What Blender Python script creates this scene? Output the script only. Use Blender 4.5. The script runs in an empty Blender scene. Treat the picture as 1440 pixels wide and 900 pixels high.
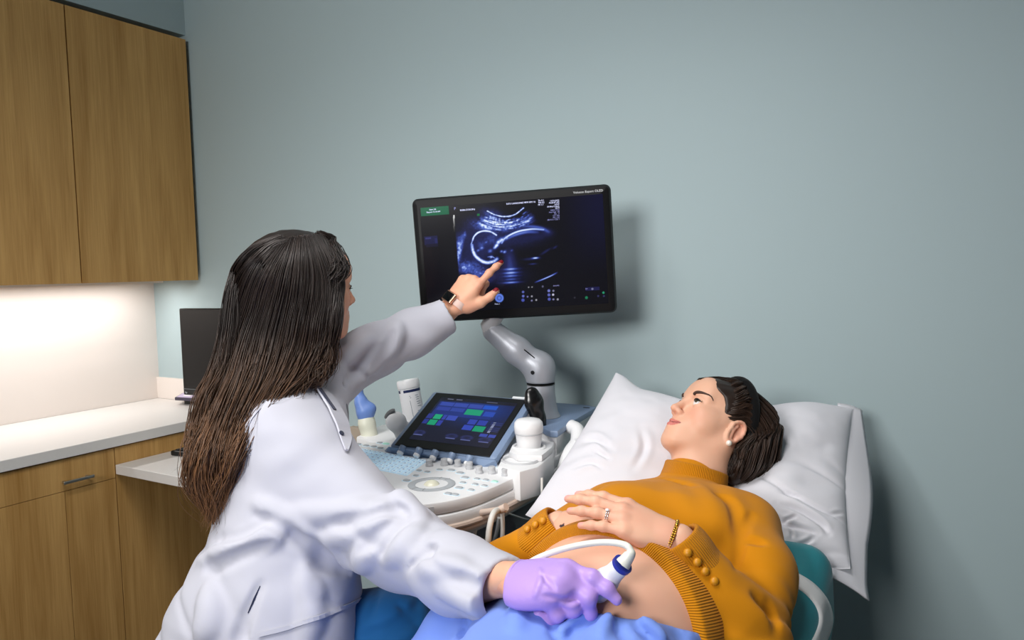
import bpy, math, random
import numpy as np
from mathutils import Vector, Matrix
SC = bpy.context.scene
COL = SC.collection
PI = math.pi
random.seed(7)
RNG = np.random.default_rng(11)

# ------------------------------------------------------------------ camera
# world: X right along the back wall, Y towards the back wall, Z up, metres
FPX, PITCH, YAW, ROLL, EYE = 1033.0, .0678, .5337, -.0248, 1.45
_cy, _sy, _cp, _sp = math.cos(YAW), math.sin(YAW), math.cos(PITCH), math.sin(PITCH)
CW = np.array([-_sy*_cp, _cy*_cp, -_sp])
_r = np.array([_cy, _sy, 0.0]); _u = np.cross(_r, CW)
CR = _r*math.cos(ROLL)+_u*math.sin(ROLL)
CU = -_r*math.sin(ROLL)+_u*math.cos(ROLL)
CO = np.array([0, 0, EYE])
def at(x, y, d):
    """survey point: photo position and measured distance -> world point"""
    return CO+d*(CW+CR*(x-720)/FPX+CU*(450-y)/FPX)
def atY(x, y, Y):
    v = CW+CR*(x-720)/FPX+CU*(450-y)/FPX
    return CO+v*(Y/v[1])
def atZ(x, y, Z):
    v = CW+CR*(x-720)/FPX+CU*(450-y)/FPX
    return CO+v*((Z-EYE)/v[2])
cam = bpy.data.cameras.new('camera')
cam.sensor_width = 36.0
cam.lens = FPX/1440*36.0
cam.clip_start = .02
camo = bpy.data.objects.new('camera', cam); COL.objects.link(camo)
camo.matrix_world = Matrix(((CR[0], CU[0], -CW[0], 0), (CR[1], CU[1], -CW[1], 0), (CR[2], CU[2], -CW[2], EYE), (0, 0, 0, 1)))
SC.camera = camo

# --------------------------------------------------------------- materials
def lin(c):
    return tuple((v/12.92 if v <= .04045 else ((v+.055)/1.055)**2.4) for v in [x/255 for x in c])
class NT:
    def __init__(s, m): s.t = m.node_tree; s.n = s.t.nodes
    def add(s, typ, **kw):
        n = s.n.new(typ)
        for k, v in kw.items():
            if k.startswith('i_'): n.inputs[k[2:].replace('_', ' ')].default_value = v
            else: setattr(n, k, v)
        return n
    def link(s, a, b): s.t.links.new(a, b)
def mat(name, rgb, rough=.5, metal=0., spec=.5, bump=None, bscale=40., bstr=.1, bdist=.002, sheen=0., coat=0., sss=0., sssr=(.01, .004, .002), attr=None, emit=None, estr=0., trans=0., alpha=1., var=0., vscale=3., detail=3.):
    m = bpy.data.materials.new(name); m.use_nodes = True
    t = NT(m); b = t.n['Principled BSDF']
    c = lin(rgb)
    b.inputs['Base Color'].default_value = (*c, 1)
    b.inputs['Roughness'].default_value = rough
    b.inputs['Metallic'].default_value = metal
    b.inputs['Specular IOR Level'].default_value = spec
    if sheen: b.inputs['Sheen Weight'].default_value = sheen; b.inputs['Sheen Roughness'].default_value = .5
    if coat: b.inputs['Coat Weight'].default_value = coat; b.inputs['Coat Roughness'].default_value = .1
    if sss:
        b.inputs['Subsurface Weight'].default_value = sss; b.inputs['Subsurface Radius'].default_value = sssr
        b.inputs['Subsurface Scale'].default_value = 1.0
    if trans: b.inputs['Transmission Weight'].default_value = trans
    if alpha < 1: b.inputs['Alpha'].default_value = alpha
    if emit: b.inputs['Emission Color'].default_value = (*lin(emit), 1); b.inputs['Emission Strength'].default_value = estr
    if attr:
        a = t.add('ShaderNodeAttribute', attribute_name=attr); t.link(a.outputs['Color'], b.inputs['Base Color'])
    if bump == 'noise':
        co = t.add('ShaderNodeTexCoord')
        nz = t.add('ShaderNodeTexNoise'); nz.inputs['Scale'].default_value = bscale; nz.inputs['Detail'].default_value = detail
        bp = t.add('ShaderNodeBump'); bp.inputs['Strength'].default_value = bstr; bp.inputs['Distance'].default_value = bdist
        t.link(co.outputs['Object'], nz.inputs['Vector']); t.link(nz.outputs['Fac'], bp.inputs['Height']); t.link(bp.outputs['Normal'], b.inputs['Normal'])
    if var:
        co = t.add('ShaderNodeTexCoord')
        nz = t.add('ShaderNodeTexNoise'); nz.inputs['Scale'].default_value = vscale; nz.inputs['Detail'].default_value = 4
        mx = t.add('ShaderNodeMix', data_type='RGBA'); mx.inputs[6].default_value = (*[v*(1-var) for v in c], 1); mx.inputs[7].default_value = (*[min(1, v*(1+var)) for v in c], 1)
        t.link(co.outputs['Object'], nz.inputs['Vector']); t.link(nz.outputs['Fac'], mx.inputs[0]); t.link(mx.outputs[2], b.inputs['Base Color'])
    return m
def wood_mat(name, dark, light, axis='Z'):
    m = bpy.data.materials.new(name); m.use_nodes = True
    t = NT(m); b = t.n['Principled BSDF']
    co = t.add('ShaderNodeTexCoord')
    mp = t.add('ShaderNodeMapping'); mp.inputs['Scale'].default_value = (9, 9, .55)
    n1 = t.add('ShaderNodeTexNoise'); n1.inputs['Scale'].default_value = 2.2; n1.inputs['Detail'].default_value = 5; n1.inputs['Distortion'].default_value = .6
    mp2 = t.add('ShaderNodeMapping'); mp2.inputs['Scale'].default_value = (90, 90, 2.2)
    n2 = t.add('ShaderNodeTexNoise'); n2.inputs['Scale'].default_value = 3.; n2.inputs['Detail'].default_value = 3
    t.link(co.outputs['Object'], mp.inputs['Vector']); t.link(mp.outputs['Vector'], n1.inputs['Vector'])
    t.link(co.outputs['Object'], mp2.inputs['Vector']); t.link(mp2.outputs['Vector'], n2.inputs['Vector'])
    ad = t.add('ShaderNodeMath', operation='MULTIPLY_ADD'); ad.inputs[1].default_value = .45
    t.link(n2.outputs['Fac'], ad.inputs[0]); t.link(n1.outputs['Fac'], ad.inputs[2])
    rp = t.add('ShaderNodeValToRGB')
    rp.color_ramp.elements[0].position = .42; rp.color_ramp.elements[0].color = (*lin(dark), 1)
    rp.color_ramp.elements[1].position = 1.0; rp.color_ramp.elements[1].color = (*lin(light), 1)
    t.link(ad.outputs[0], rp.inputs['Fac']); t.link(rp.outputs['Color'], b.inputs['Base Color'])
    b.inputs['Roughness'].default_value = .5; b.inputs['Specular IOR Level'].default_value = .3
    return m
def lerp(a, b, t): return a+(b-a)*t
def sstep(a, b, x):
    t = np.clip((x-a)/(b-a), 0, 1); return t*t*(3-2*t)

# ------------------------------------------------------------ object helpers
def tag(o, label=None, cat=None, group=None, kind=None):
    if label: o['label'] = label
    if cat: o['category'] = cat
    if group: o['group'] = group
    if kind: o['kind'] = kind
    return o
def empty(name, loc, label, cat, group=None):
    o = bpy.data.objects.new(name, None); COL.objects.link(o)
    o.location = Vector([float(v) for v in loc]); o.empty_display_size = .05
    return tag(o, label, cat, group)
def link(name, me, m=None, parent=None, smooth=False):
    o = bpy.data.objects.new(name, me); COL.objects.link(o)
    if m is not None:
        for q in (m if isinstance(m, (list, tuple)) else [m]): me.materials.append(q)
    if smooth: me.polygons.foreach_set('use_smooth', [True]*len(me.polygons))
    if parent is not None:
        bpy.context.view_layer.update()
        me.transform(parent.matrix_world.inverted()); o.parent = parent
    return o
def recenter(o, c=None):
    """put the object's origin at its own middle (or at c)"""
    me = o.data; n = len(me.vertices)
    v = np.empty(n*3, np.float32); me.vertices.foreach_get('co', v); v = v.reshape(-1, 3)
    c = (v.min(0)+v.max(0))/2 if c is None else np.array(c, np.float32)
    v -= c; me.vertices.foreach_set('co', v.ravel()); o.location = Vector([float(q) for q in c]); return o
class MB:
    """collects simple solids into one mesh"""
    def __init__(s): s.v = []; s.f = []; s.mi = []; s.M = np.eye(4)
    def _add(s, vs, fs, mi=0):
        b = len(s.v); M = s.M
        for p in vs: s.v.append(tuple(M[:3, :3]@np.array(p, float)+M[:3, 3]))
        for f in fs: s.f.append(tuple(b+i for i in f)); s.mi.append(mi)
    def box(s, x0, x1, y0, y1, z0, z1, mi=0, bev=0.):
        if bev <= 0:
            vs = [(x, y, z) for z in (z0, z1) for y in (y0, y1) for x in (x0, x1)]
            fs = [(0, 2, 3, 1), (4, 5, 7, 6), (0, 1, 5, 4), (1, 3, 7, 5), (3, 2, 6, 7), (2, 0, 4, 6)]
            s._add(vs, fs, mi); return s
        s.rbox(((x0+x1)/2, (y0+y1)/2, (z0+z1)/2), (x1-x0, y1-y0, z1-z0), bev, mi); return s
    def rbox(s, c, size, r, mi=0, seg=3):
        """box with all edges rounded (rounded outline in x,z extruded along y with soft rims)"""
        w, d, h = [q/2 for q in size]; r = min(r, w*.99, d*.99, h*.99)
        prof = [(-d, r), (-d+r*.3, r*.3), (-d+r, 0), (d-r, 0), (d-r*.3, r*.3), (d, r)]
        rings = []
        for (y, ins) in prof:
            ring = []
            for k, (cx, cz) in enumerate(((1, 1), (-1, 1), (-1, -1), (1, -1))):
                for j in range(seg+1):
                    a = k*PI/2+j*PI/2/seg
                    ring.append((c[0]+cx*(w-r)+math.cos(a)*(r-ins), c[1]+y, c[2]+cz*(h-r)+math.sin(a)*(r-ins)))
            rings.append(ring)
        s.loft(rings, mi=mi, cap=True); return s
    def loft(s, rings, mi=0, cap=True, closed=True):
        n = len(rings[0]); vs = [p for r in rings for p in r]; fs = []
        for i in range(len(rings)-1):
            for j in range(n if closed else n-1):
                k = (j+1) % n
                fs.append((i*n+j, i*n+k, (i+1)*n+k, (i+1)*n+j))
        if cap: fs.append(tuple(range(n-1, -1, -1))); fs.append(tuple((len(rings)-1)*n+j for j in range(n)))
        s._add(vs, fs, mi); return s
    def lathe(s, prof, c=(0, 0, 0), axis=(0, 0, 1), n=24, mi=0, sx=1., sy=1.):
        """prof: list of (radius, height) along axis"""
        F = frame(axis); c = np.array(c, float)
        rings = [[tuple(c+F[0]*(r*sx*math.cos(2*PI*j/n))+F[1]*(r*sy*math.sin(2*PI*j/n))+F[2]*h) for j in range(n)] for r, h in prof]
        s.loft(rings, mi=mi); return s
    def tube(s, pts, rad, n=10, mi=0, cap=True, flat=None):
        pts = [np.array(p, float) for p in pts]
        rad = rad if isinstance(rad, (list, tuple, np.ndarray)) else [rad]*len(pts)
        rings = []; up = None
        for i, p in enumerate(pts):
            t = pts[min(i+1, len(pts)-1)]-pts[max(i-1, 0)]; t /= (np.linalg.norm(t)+1e-9)
            if up is None: F = frame(t); up = F[0]
            a = up-t*(up@t); a /= (np.linalg.norm(a)+1e-9); up = a; b = np.cross(t, a)
            rings.append([tuple(p+rad[i]*(a*math.cos(2*PI*j/n)+b*math.sin(2*PI*j/n))) for j in range(n)])
        s.loft(rings, mi=mi, cap=cap); return s
    def prism(s, poly, z0, z1, mi=0, bev=0.):
        """poly: xy outline (ccw) extruded from z0 to z1, rims softened by bev"""
        P = np.array(poly, float); n = len(P)
        if bev > 0:
            nx = np.roll(P, -1, 0)-np.roll(P, 1, 0); nx /= (np.linalg.norm(nx, axis=1)[:, None]+1e-9); nr = np.stack([nx[:, 1], -nx[:, 0]], 1)
            rings = []
            for z, i in ((z0, bev), (z0+bev*.3, bev*.3), (z0+bev, 0), (z1-bev, 0), (z1-bev*.3, bev*.3), (z1, bev)):
                Q = P-nr*i; rings.append([(x, y, z) for x, y in Q])
        else: rings = [[(x, y, z0) for x, y in P], [(x, y, z1) for x, y in P]]
        s.loft(rings, mi=mi); return s
    def build(s, name, m, parent=None, smooth=False, auto=None):
        me = bpy.data.meshes.new(name); me.from_pydata(s.v, [], s.f); me.update()
        o = link(name, me, m, parent, smooth)
        if any(s.mi): me.polygons.foreach_set('material_index', s.mi)
        import bmesh
        bm = bmesh.new(); bm.from_mesh(me); bmesh.ops.recalc_face_normals(bm, faces=bm.faces); bm.to_mesh(me); bm.free()
        if auto: me.polygons.foreach_set('use_smooth', [True]*len(me.polygons)); me.set_sharp_from_angle(angle=math.radians(auto))
        return o
def frame(t):
    t = np.array(t, float); t /= np.linalg.norm(t)
    h = np.array([0, 0, 1.]) if abs(t[2]) < .9 else np.array([1., 0, 0])
    a = np.cross(h, t); a /= np.linalg.norm(a); b = np.cross(t, a)
    return np.array([a, b, t])
def xform(loc, cols):
    M = np.eye(4); M[:3, :3] = np.array(cols).T; M[:3, 3] = loc; return M
def spline(pts, n=8):
    """Catmull-Rom through pts (any columns)"""
    P = np.array(pts, float); P = np.vstack([2*P[0]-P[1], P, 2*P[-1]-P[-2]]); out = []
    for i in range(1, len(P)-2):
        for k in range(n):
            t = k/n
            out.append(.5*((2*P[i])+(-P[i-1]+P[i+1])*t+(2*P[i-1]-5*P[i]+4*P[i+1]-P[i+2])*t*t+(-P[i-1]+3*P[i]-3*P[i+1]+P[i+2])*t**3))
    out.append(P[-2]); return np.array(out)
def nrm(v): v = np.array(v, float); return v/np.linalg.norm(v)
def text(name, s, size, m, M, parent, align='LEFT', ext=0.0002):
    """lettering as a thin solid; M is a 4x4 world matrix, x along the line, y up"""
    cu = bpy.data.curves.new(name, 'FONT'); cu.body = s; cu.size = size; cu.align_x = align; cu.extrude = ext; cu.resolution_u = 2
    tmp = bpy.data.objects.new(name, cu); COL.objects.link(tmp)
    bpy.context.view_layer.update()
    me = bpy.data.meshes.new_from_object(tmp.evaluated_get(bpy.context.evaluated_depsgraph_get()))
    bpy.data.objects.remove(tmp)
    me.transform(Matrix([[float(v) for v in r] for r in M]))
    return link(name, me, m, parent)

# ------------------------------------------- implicit surfaces for soft shapes
def vnoise(p, scale, seed=0):
    q = p*scale+seed*17.31; i = np.floor(q).astype(np.int64); f = (q-i); f = f*f*(3-2*f); out = 0
    for dx in (0, 1):
        for dy in (0, 1):
            for dz in (0, 1):
                h = ((i[..., 0]+dx)*374761393+(i[..., 1]+dy)*668265263+(i[..., 2]+dz)*2147483647+seed*9176213) & 0x7fffffff
                h = ((h ^ (h >> 13))*1274126177) & 0x7fffffff
                w = (f[..., 0] if dx else 1-f[..., 0])*(f[..., 1] if dy else 1-f[..., 1])*(f[..., 2] if dz else 1-f[..., 2])
                out = out+w*((h % 65536)/32768.-1)
    return out
class Field:
    """smooth blend of cones, ellipsoids and boxes, turned into one continuous skin"""
    def __init__(s): s.p = []; s.disp = None
    def _a(s, fn, c, rad, k, op): s.p.append((fn, np.array(c, float), float(rad), float(k), op)); return s
    def cone(s, a, b, ra, rb=None, k=.01, op='u', sq=None):
        """round cone; sq=(axis, factor) flattens the section along axis"""
        rb = ra if rb is None else rb
        a = np.array(a, float); b = np.array(b, float); ab = b-a; L2 = max(ab@ab, 1e-12)
        if sq is not None: n = nrm(sq[0]); g = sq[1]
        def fn(p):
            q = p-a
            if sq is not None:
                qa = q-np.clip((q@ab)/L2, 0, 1)[..., None]*ab
                t = np.clip((q@ab)/L2, 0, 1)
                e = (qa@n); l = np.sqrt(np.maximum((qa*qa).sum(-1)+e*e*(1/(g*g)-1), 0))
                r = ra+(rb-ra)*t; return (l-r)*min(1., g*1.25)
            t = np.clip((q@ab)/L2, 0, 1)
            return np.linalg.norm(q-t[..., None]*ab, axis=-1)-(ra+(rb-ra)*t)
        mx = max(ra, rb)*(max(1., sq[1]) if sq is not None else 1.)
        return s._a(fn, (a+b)/2, np.linalg.norm(ab)/2+mx, k, op)
    def chain(s, pts, rad, k=.01, op='u', sq=None):
        rad = rad if isinstance(rad, (list, tuple, np.ndarray)) else [rad]*len(pts)
        for i in range(len(pts)-1): s.cone(pts[i], pts[i+1], rad[i], rad[i+1], k, op, sq)
        return s
    def ell(s, c, r, rot=None, k=.01, op='u'):
        """rot: rows are the local axes in the space used"""
        c = np.array(c, float); r = np.array(r, float); Rm = np.eye(3) if rot is None else np.array(rot, float)
        def fn(p):
            q = (p-c)@Rm.T
            k0 = np.linalg.norm(q/r, axis=-1); k1 = np.linalg.norm(q/(r*r), axis=-1)+1e-9
            return k0*(k0-1)/k1
        return s._a(fn, c, r.max(), k, op)
    def box(s, c, half, rot=None, rd=.005, k=.01, op='u'):
        c = np.array(c, float); h = np.array(half, float)-rd; Rm = np.eye(3) if rot is None else np.array(rot, float)
        def fn(p):
            q = np.abs((p-c)@Rm.T)-h
            return np.linalg.norm(np.maximum(q, 0), axis=-1)+np.minimum(q.max(-1), 0)-rd
        return s._a(fn, c, np.linalg.norm(h+rd), k, op)
    def plane(s, c, n, k=.002):
        """keep only the side the normal points away from"""
        c = np.array(c, float); n = nrm(n)
        return s._a(lambda p: (p-c)@n, c, 1e6, k, 'i')
    def func(s, fn, c, rad, k=.01, op='u'): return s._a(fn, c, rad, k, op)
    def ev(s, P, cen, R):
        """P (B,n,3) points in blocks with centres cen and half-diagonal R"""
        d = np.full(P.shape[:2], 1.0, np.float64)
        for fn, c, rad, k, op in s.p:
            sel = np.nonzero(np.linalg.norm(cen-c, axis=1)-rad < R+k+.02)[0]
            if len(sel) == 0: continue
            e = fn(P[sel]); o = d[sel]; kk = max(k, 1e-6)
            if op == 'u': h = np.maximum(kk-np.abs(o-e), 0)/kk; d[sel] = np.minimum(o, e)-h*h*kk*.25
            elif op == 's': h = np.maximum(kk-np.abs(o+e), 0)/kk; d[sel] = np.maximum(o, -e)+h*h*kk*.25
            else: h = np.maximum(kk-np.abs(o-e), 0)/kk; d[sel] = np.maximum(o, e)+h*h*kk*.25
        if s.disp is not None: d = d-s.disp(P, d)
        return d
    def at(s, pts):
        pts = np.array(pts, float).reshape(-1, 1, 3); return s.ev(pts, pts[:, 0], .0)[:, 0]
    def mesh(s, vox, pad=.02, smooth=1, N=10):
        lo = np.min([c-r for _, c, r, k, op in s.p if op == 'u'], 0)-pad; hi = np.max([c+r for _, c, r, k, op in s.p if op == 'u'], 0)+pad
        bs = vox*N; nb = np.ceil((hi-lo)/bs).astype(int)
        ii = np.stack(np.meshgrid(*[np.arange(n) for n in nb], indexing='ij'), -1).reshape(-1, 3)
        cen = lo+(ii+.5)*bs; R = bs*.8661
        keep = []
        for i in range(0, len(ii), 20000):
            dc = s.ev(cen[i:i+20000, None, :], cen[i:i+20000], R)[:, 0]; keep.append(np.abs(dc) < R*1.35+.012)
        ii = ii[np.concatenate(keep)]
        g = np.arange(N+1); off = np.stack(np.meshgrid(g, g, g, indexing='ij'), -1).reshape(-1, 3)
        dims = nb*N+2; vk = []; vp = []; ek = []
        def key(a): return (a[..., 0]*dims[1]+a[..., 1])*dims[2]+a[..., 2]
        for i in range(0, len(ii), 250):
            b = ii[i:i+250]; P = lo+(b[:, None, :]*N+off[None])*vox
            D = s.ev(P, lo+(b+.5)*bs, R).reshape(-1, N+1, N+1, N+1)
            act = (D.min((1, 2, 3)) < 0) & (D.max((1, 2, 3)) >= 0)
            b = b[act]; D = D[act]
            if len(b) == 0: continue
            S = D < 0; base = b*N
            cnt = np.zeros((len(b), N, N, N), np.float32); acc = np.zeros((len(b), N, N, N, 3), np.float32)
            sl = {0: slice(0, N), 1: slice(1, N+1)}
            for ax in range(3):
                o1, o2 = [q for q in range(3) if q != ax]
                for u in (0, 1):
                    for v in (0, 1):
                        A = [None]*3; A[ax] = sl[0]; A[o1] = sl[u]; A[o2] = sl[v]
                        B = list(A); B[ax] = sl[1]
                        d0 = D[(slice(None), *A)]; d1 = D[(slice(None), *B)]
                        cr = (d0 < 0) != (d1 < 0); t = np.where(cr, d0/np.where(cr, d0-d1, 1), 0)
                        cnt += cr; acc[..., ax] += np.where(cr, t, 0); acc[..., o1] += cr*u; acc[..., o2] += cr*v
            m = cnt > 0; w = np.argwhere(m)
            gi = base[w[:, 0]]+w[:, 1:]
            vk.append(key(gi)); vp.append(lo+(gi+acc[m]/cnt[m][:, None])*vox)
            for ax in range(3):
                A = [slice(0, N)]*3; B = list(A); B[ax] = slice(1, N+1)
                s0 = S[(slice(None), *A)]; s1 = S[(slice(None), *B)]
                w = np.argwhere(s0 != s1); gi = base[w[:, 0]]+w[:, 1:]
                fl = s0[s0 != s1]; ek.append((ax, gi, fl))
        vk = np.concatenate(vk); vp = np.concatenate(vp); o = np.argsort(vk); vk = vk[o]; vp = vp[o]
        F = []
        for ax, gi, fl in ek:
            if len(gi) == 0: continue
            o1, o2 = (ax+1) % 3, (ax+2) % 3; e1 = np.zeros(3, int); e1[o1] = 1; e2 = np.zeros(3, int); e2[o2] = 1
            ks = [key(gi-e1-e2), key(gi-e2), key(gi), key(gi-e1)]
            id_ = [np.searchsorted(vk, k) for k in ks]
            ok = np.all([(q < len(vk)) & (vk[np.minimum(q, len(vk)-1)] == k) for q, k in zip(id_, ks)], 0)
            q = np.stack(id_, 1)[ok]; f = fl[ok]
            q[~f] = q[~f][:, ::-1]; F.append(q)
        F = np.concatenate(F)
        for _ in range(smooth):
            acc = np.zeros_like(vp); cn = np.zeros(len(vp))
            for a in range(4):
                np.add.at(acc, F[:, a], vp[F[:, (a+1) % 4]]+vp[F[:, (a+3) % 4]]); np.add.at(cn, F[:, a], 2)
            vp = vp*.4+.6*acc/np.maximum(cn, 1)[:, None]
        return vp, F
def mesh_np(name, V, F):
    me = bpy.data.meshes.new(name); n = F.shape[1]
    me.vertices.add(len(V)); me.vertices.foreach_set('co', np.asarray(V, np.float32).ravel())
    me.loops.add(F.size); me.loops.foreach_set('vertex_index', F.astype(np.int32).ravel())
    me.polygons.add(len(F)); me.polygons.foreach_set('loop_start', np.arange(0, F.size, n, dtype=np.int32))
    me.polygons.foreach_set('use_smooth', np.ones(len(F), bool))
    me.update(calc_edges=True); me.validate(); return me
def col_attr(me, rgb, name='Col'):
    a = me.color_attributes.new(name, 'FLOAT_COLOR', 'POINT')
    c = np.ones((len(me.vertices), 4), np.float32); c[:, :3] = rgb; a.data.foreach_set('color', c.ravel())
def flt_attr(me, v, name):
    a = me.attributes.new(name, 'FLOAT', 'POINT'); a.data.foreach_set('value', np.asarray(v, np.float32))
def soft(name, field, vox, m, parent=None, color=None, smooth=1, attrs=None):
    V, F = field.mesh(vox, smooth=smooth); me = mesh_np(name, V, F)
    if color is not None: col_attr(me, color(V))
    for k, fn in (attrs or {}).items(): flt_attr(me, fn(V), k)
    return link(name, me, m, parent)

def hit(f, x, y, d0=.7, d1=3.2):
    """first point of a soft shape met along the line of sight of a photo position, with its outward normal"""
    v = CW+CR*(x-720)/FPX+CU*(450-y)/FPX; L = np.linalg.norm(v); d = d0
    for _ in range(160):
        e = f.at(CO+v*d)[0]
        if e < .0004: break
        d += min(e, .05)/L*.8
        if d > d1: return None, None
    p = CO+v*d; h = 1e-3
    g = np.array([f.at(p+np.eye(3)[i]*h)[0]-f.at(p-np.eye(3)[i]*h)[0] for i in range(3)])
    return p, nrm(g)
def ray_plane(x, y, c, n):
    v = CW+CR*(x-720)/FPX+CU*(450-y)/FPX; return CO+v*(((np.array(c)-CO)@n)/(v@n))

def pj(P):
    """photo position of world points (..., 3)"""
    q = np.asarray(P)-CO; d = q@CW; return np.stack([720+FPX*(q@CR)/d, 450-FPX*(q@CU)/d], -1)
def path_dist(px, path):
    P = spline(path, 6) if len(path) > 2 else np.array(path, float); dm = np.full(px.shape[:-1], 1e9); n = len(P); tt = np.zeros(px.shape[:-1])
    for i in range(n-1):
        a, b = P[i], P[i+1]; ab = b-a; t = np.clip(((px-a)@ab)/(ab@ab+1e-9), 0, 1); d = np.linalg.norm(px-a-t[..., None]*ab, axis=-1); m = d < dm; dm = np.where(m, d, dm); tt = np.where(m, (i+t)/(n-1), tt)
    return dm, tt
# =================================================================== materials
M_WALL = mat('wall paint', (170, 187, 190), .85, spec=.2, bump='noise', bscale=350, bstr=.06, bdist=.0006)
M_WALLW = mat('cream panel', (228, 219, 212), .6, spec=.3, var=.02, vscale=8)
M_CEIL = mat('ceiling white', (225, 225, 222), .9, spec=.1)
M_FLOOR = mat('vinyl floor', (96, 98, 100), .5, var=.12, vscale=30)
M_OAK = wood_mat('oak veneer', (164, 120, 62), (212, 168, 104))
M_COUNT = mat('solid surface top', (222, 218, 214), .35, spec=.4, var=.02, vscale=60)
M_DARK = mat('gap shade and baseboard', (40, 32, 24), .8)  # dark brown paints in the shade of the cabinet end gap; baseboard shares it
M_STEEL = mat('brushed steel', (190, 188, 184), .3, metal=1.)
M_BLACK = mat('black plastic', (14, 15, 17), .38, spec=.4)
M_GLASSB = mat('black glass', (7, 8, 10), .12, spec=.35)
M_TAN = mat('tan rail', (178, 163, 146), .6)

# ==================================================================== the room
XL, YB, XR, YF, ZC = -3.076, 2.03, 1.75, -2.4, 2.74
def wall(name, *b, m=M_WALL):
    o = MB().box(*b).build(name, m); tag(o, kind='structure'); return o
wall('wall_back', XL-.1, XR+.1, YB, YB+.1, 0, ZC)
wall('wall_left', XL-.1, XL, YF-.1, YB, 0, ZC)
wall('wall_right', XR, XR+.1, YF-.1, YB, 0, ZC)
wall('wall_front', XL, XR, YF-.1, YF, 0, ZC)
wall('floor', XL-.1, XR+.1, YF-.1, YB+.1, -.1, 0, m=M_FLOOR)
wall('ceiling', XL-.1, XR+.1, YF-.1, YB+.1, ZC, ZC+.1, m=M_CEIL)
wall('trim_1', XL, XL+.325, YF, YB, 2.462, ZC)                                # soffit above the wall cabinets
wall('trim_2', -1.9, -1.0, YB-.022, YB, .77, .885, m=M_TAN)                      # bumper rail along the back wall
wall('trim_3', XL, XL+.012, -.6, YB, .913, 1.435, m=M_WALLW)                   # cream panel between counter and cabinets
wall('trim_4', XL+.012, XL+.62, YB-.012, YB, .913, 1.008, m=M_WALLW)           # low splash strip on the back wall
wall('baseboard_back', -2.3, XR, YB-.012, YB, 0, .1, m=M_DARK)

# =============================================================== wall cabinets
XC = XL+.35
def wall_cabinet(y0, y1, label):
    c = empty('wall_cabinet', (XL+.17, (y0+y1)/2, 1.441), label, 'cabinet', 'oak wall cabinets')
    MB().box(XL+.002, XC-.022, y0, y1, 1.45, 2.43).build('body', M_OAK, c)
    MB().box(XC-.02, XC, y0+.0015, y1-.0015, 1.441, 2.436).build('door', M_OAK, c)
wall_cabinet(1.524, 2.012, 'oak wall cabinet in the corner, hung against the grey back wall')
wall_cabinet(1.02, 1.522, 'oak wall cabinet left of the corner one, cut by the photo edge')
o = MB().box(XL+.02, XC-.03, 2.014, YB-.001, 1.45, 2.43).build('cabinet_filler', M_DARK); tag(o, 'narrow filler strip coloured dark for gap shade between corner wall cabinet and grey wall', 'filler strip')
lt = empty('cabinet_light', (XL+.2, 1.2, 1.44), 'slim light strip fixed under the oak wall cabinets', 'light')
MB().box(XL+.14, XL+.2, .9, 1.95, 1.432, 1.4495).build('housing', mat('light housing', (230, 230, 230), .5), lt)

# =============================================================== base cabinets
XK = XL+.624
def base_cabinet(y0, y1, label):
    c = empty('base_cabinet', (XK-.3, (y0+y1)/2, 0), label, 'cabinet', 'oak base cabinets'); return c
c = base_cabinet(.85, 1.4496, 'oak base cabinet with steel bar handle below the white counter')
MB().box(XL+.002, XK-.035, .85, 1.448, .1, .876).box(XL+.002, XK-.09, .85, 1.448, 0, .1, 0).build('body', M_OAK, c)
dr = MB().box(XK-.033, XK-.012, .852, 1.448, .768, .872).build('drawer', M_OAK, c)
h = MB()
hy0, hy1, hz = 1.262, 1.362, .800
h.tube([(XK-.013, hy0+.012, hz), (XK+.012, hy0+.008, hz)], .004, 8); h.tube([(XK-.013, hy1-.012, hz), (XK+.012, hy1-.008, hz)], .004, 8)
h.box(XK+.009, XK+.017, hy0, hy1, hz-.005, hz+.005, bev=.002); h.build('handle', M_STEEL, dr)
MB().box(XK-.033, XK-.012, 1.279, 1.448, .105, .766).build('door', M_OAK, c)
MB().box(XK-.033, XK-.012, .852, 1.277, .105, .766).build('door', M_OAK, c)
c = base_cabinet(1.4506, 2.028, 'oak base cabinet panel behind the white desk slab')
MB().box(XL+.002, XK-.035, 1.4515, 2.026, .1, .876).box(XL+.002, XK-.09, 1.4515, 2.026, 0, .1).build('body', M_OAK, c)
MB().box(XK-.033, XK-.012, 1.4515, 2.026, .105, .872).build('front_panel', M_OAK, c)
tag(recenter(MB().box(XL+.013, XK, -.6, YB-.013, .877, .913, bev=.002).build('countertop', M_COUNT)), 'long white countertop running along the left wall', 'countertop')
dk = empty('desk', (XK+.3, 1.74, 0), 'low white desk slab holding the black keyboard, beside the base cabinets', 'desk')
MB().box(XK-.010, XK+.55, 1.4496, YB-.014, .780, .813, bev=.0015).build('desktop', M_COUNT, dk)
MB().box(XK+.50, XK+.54, 1.75, YB-.03, 0, .780).build('leg', mat('desk leg grey', (150, 150, 150), .5), dk)

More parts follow.
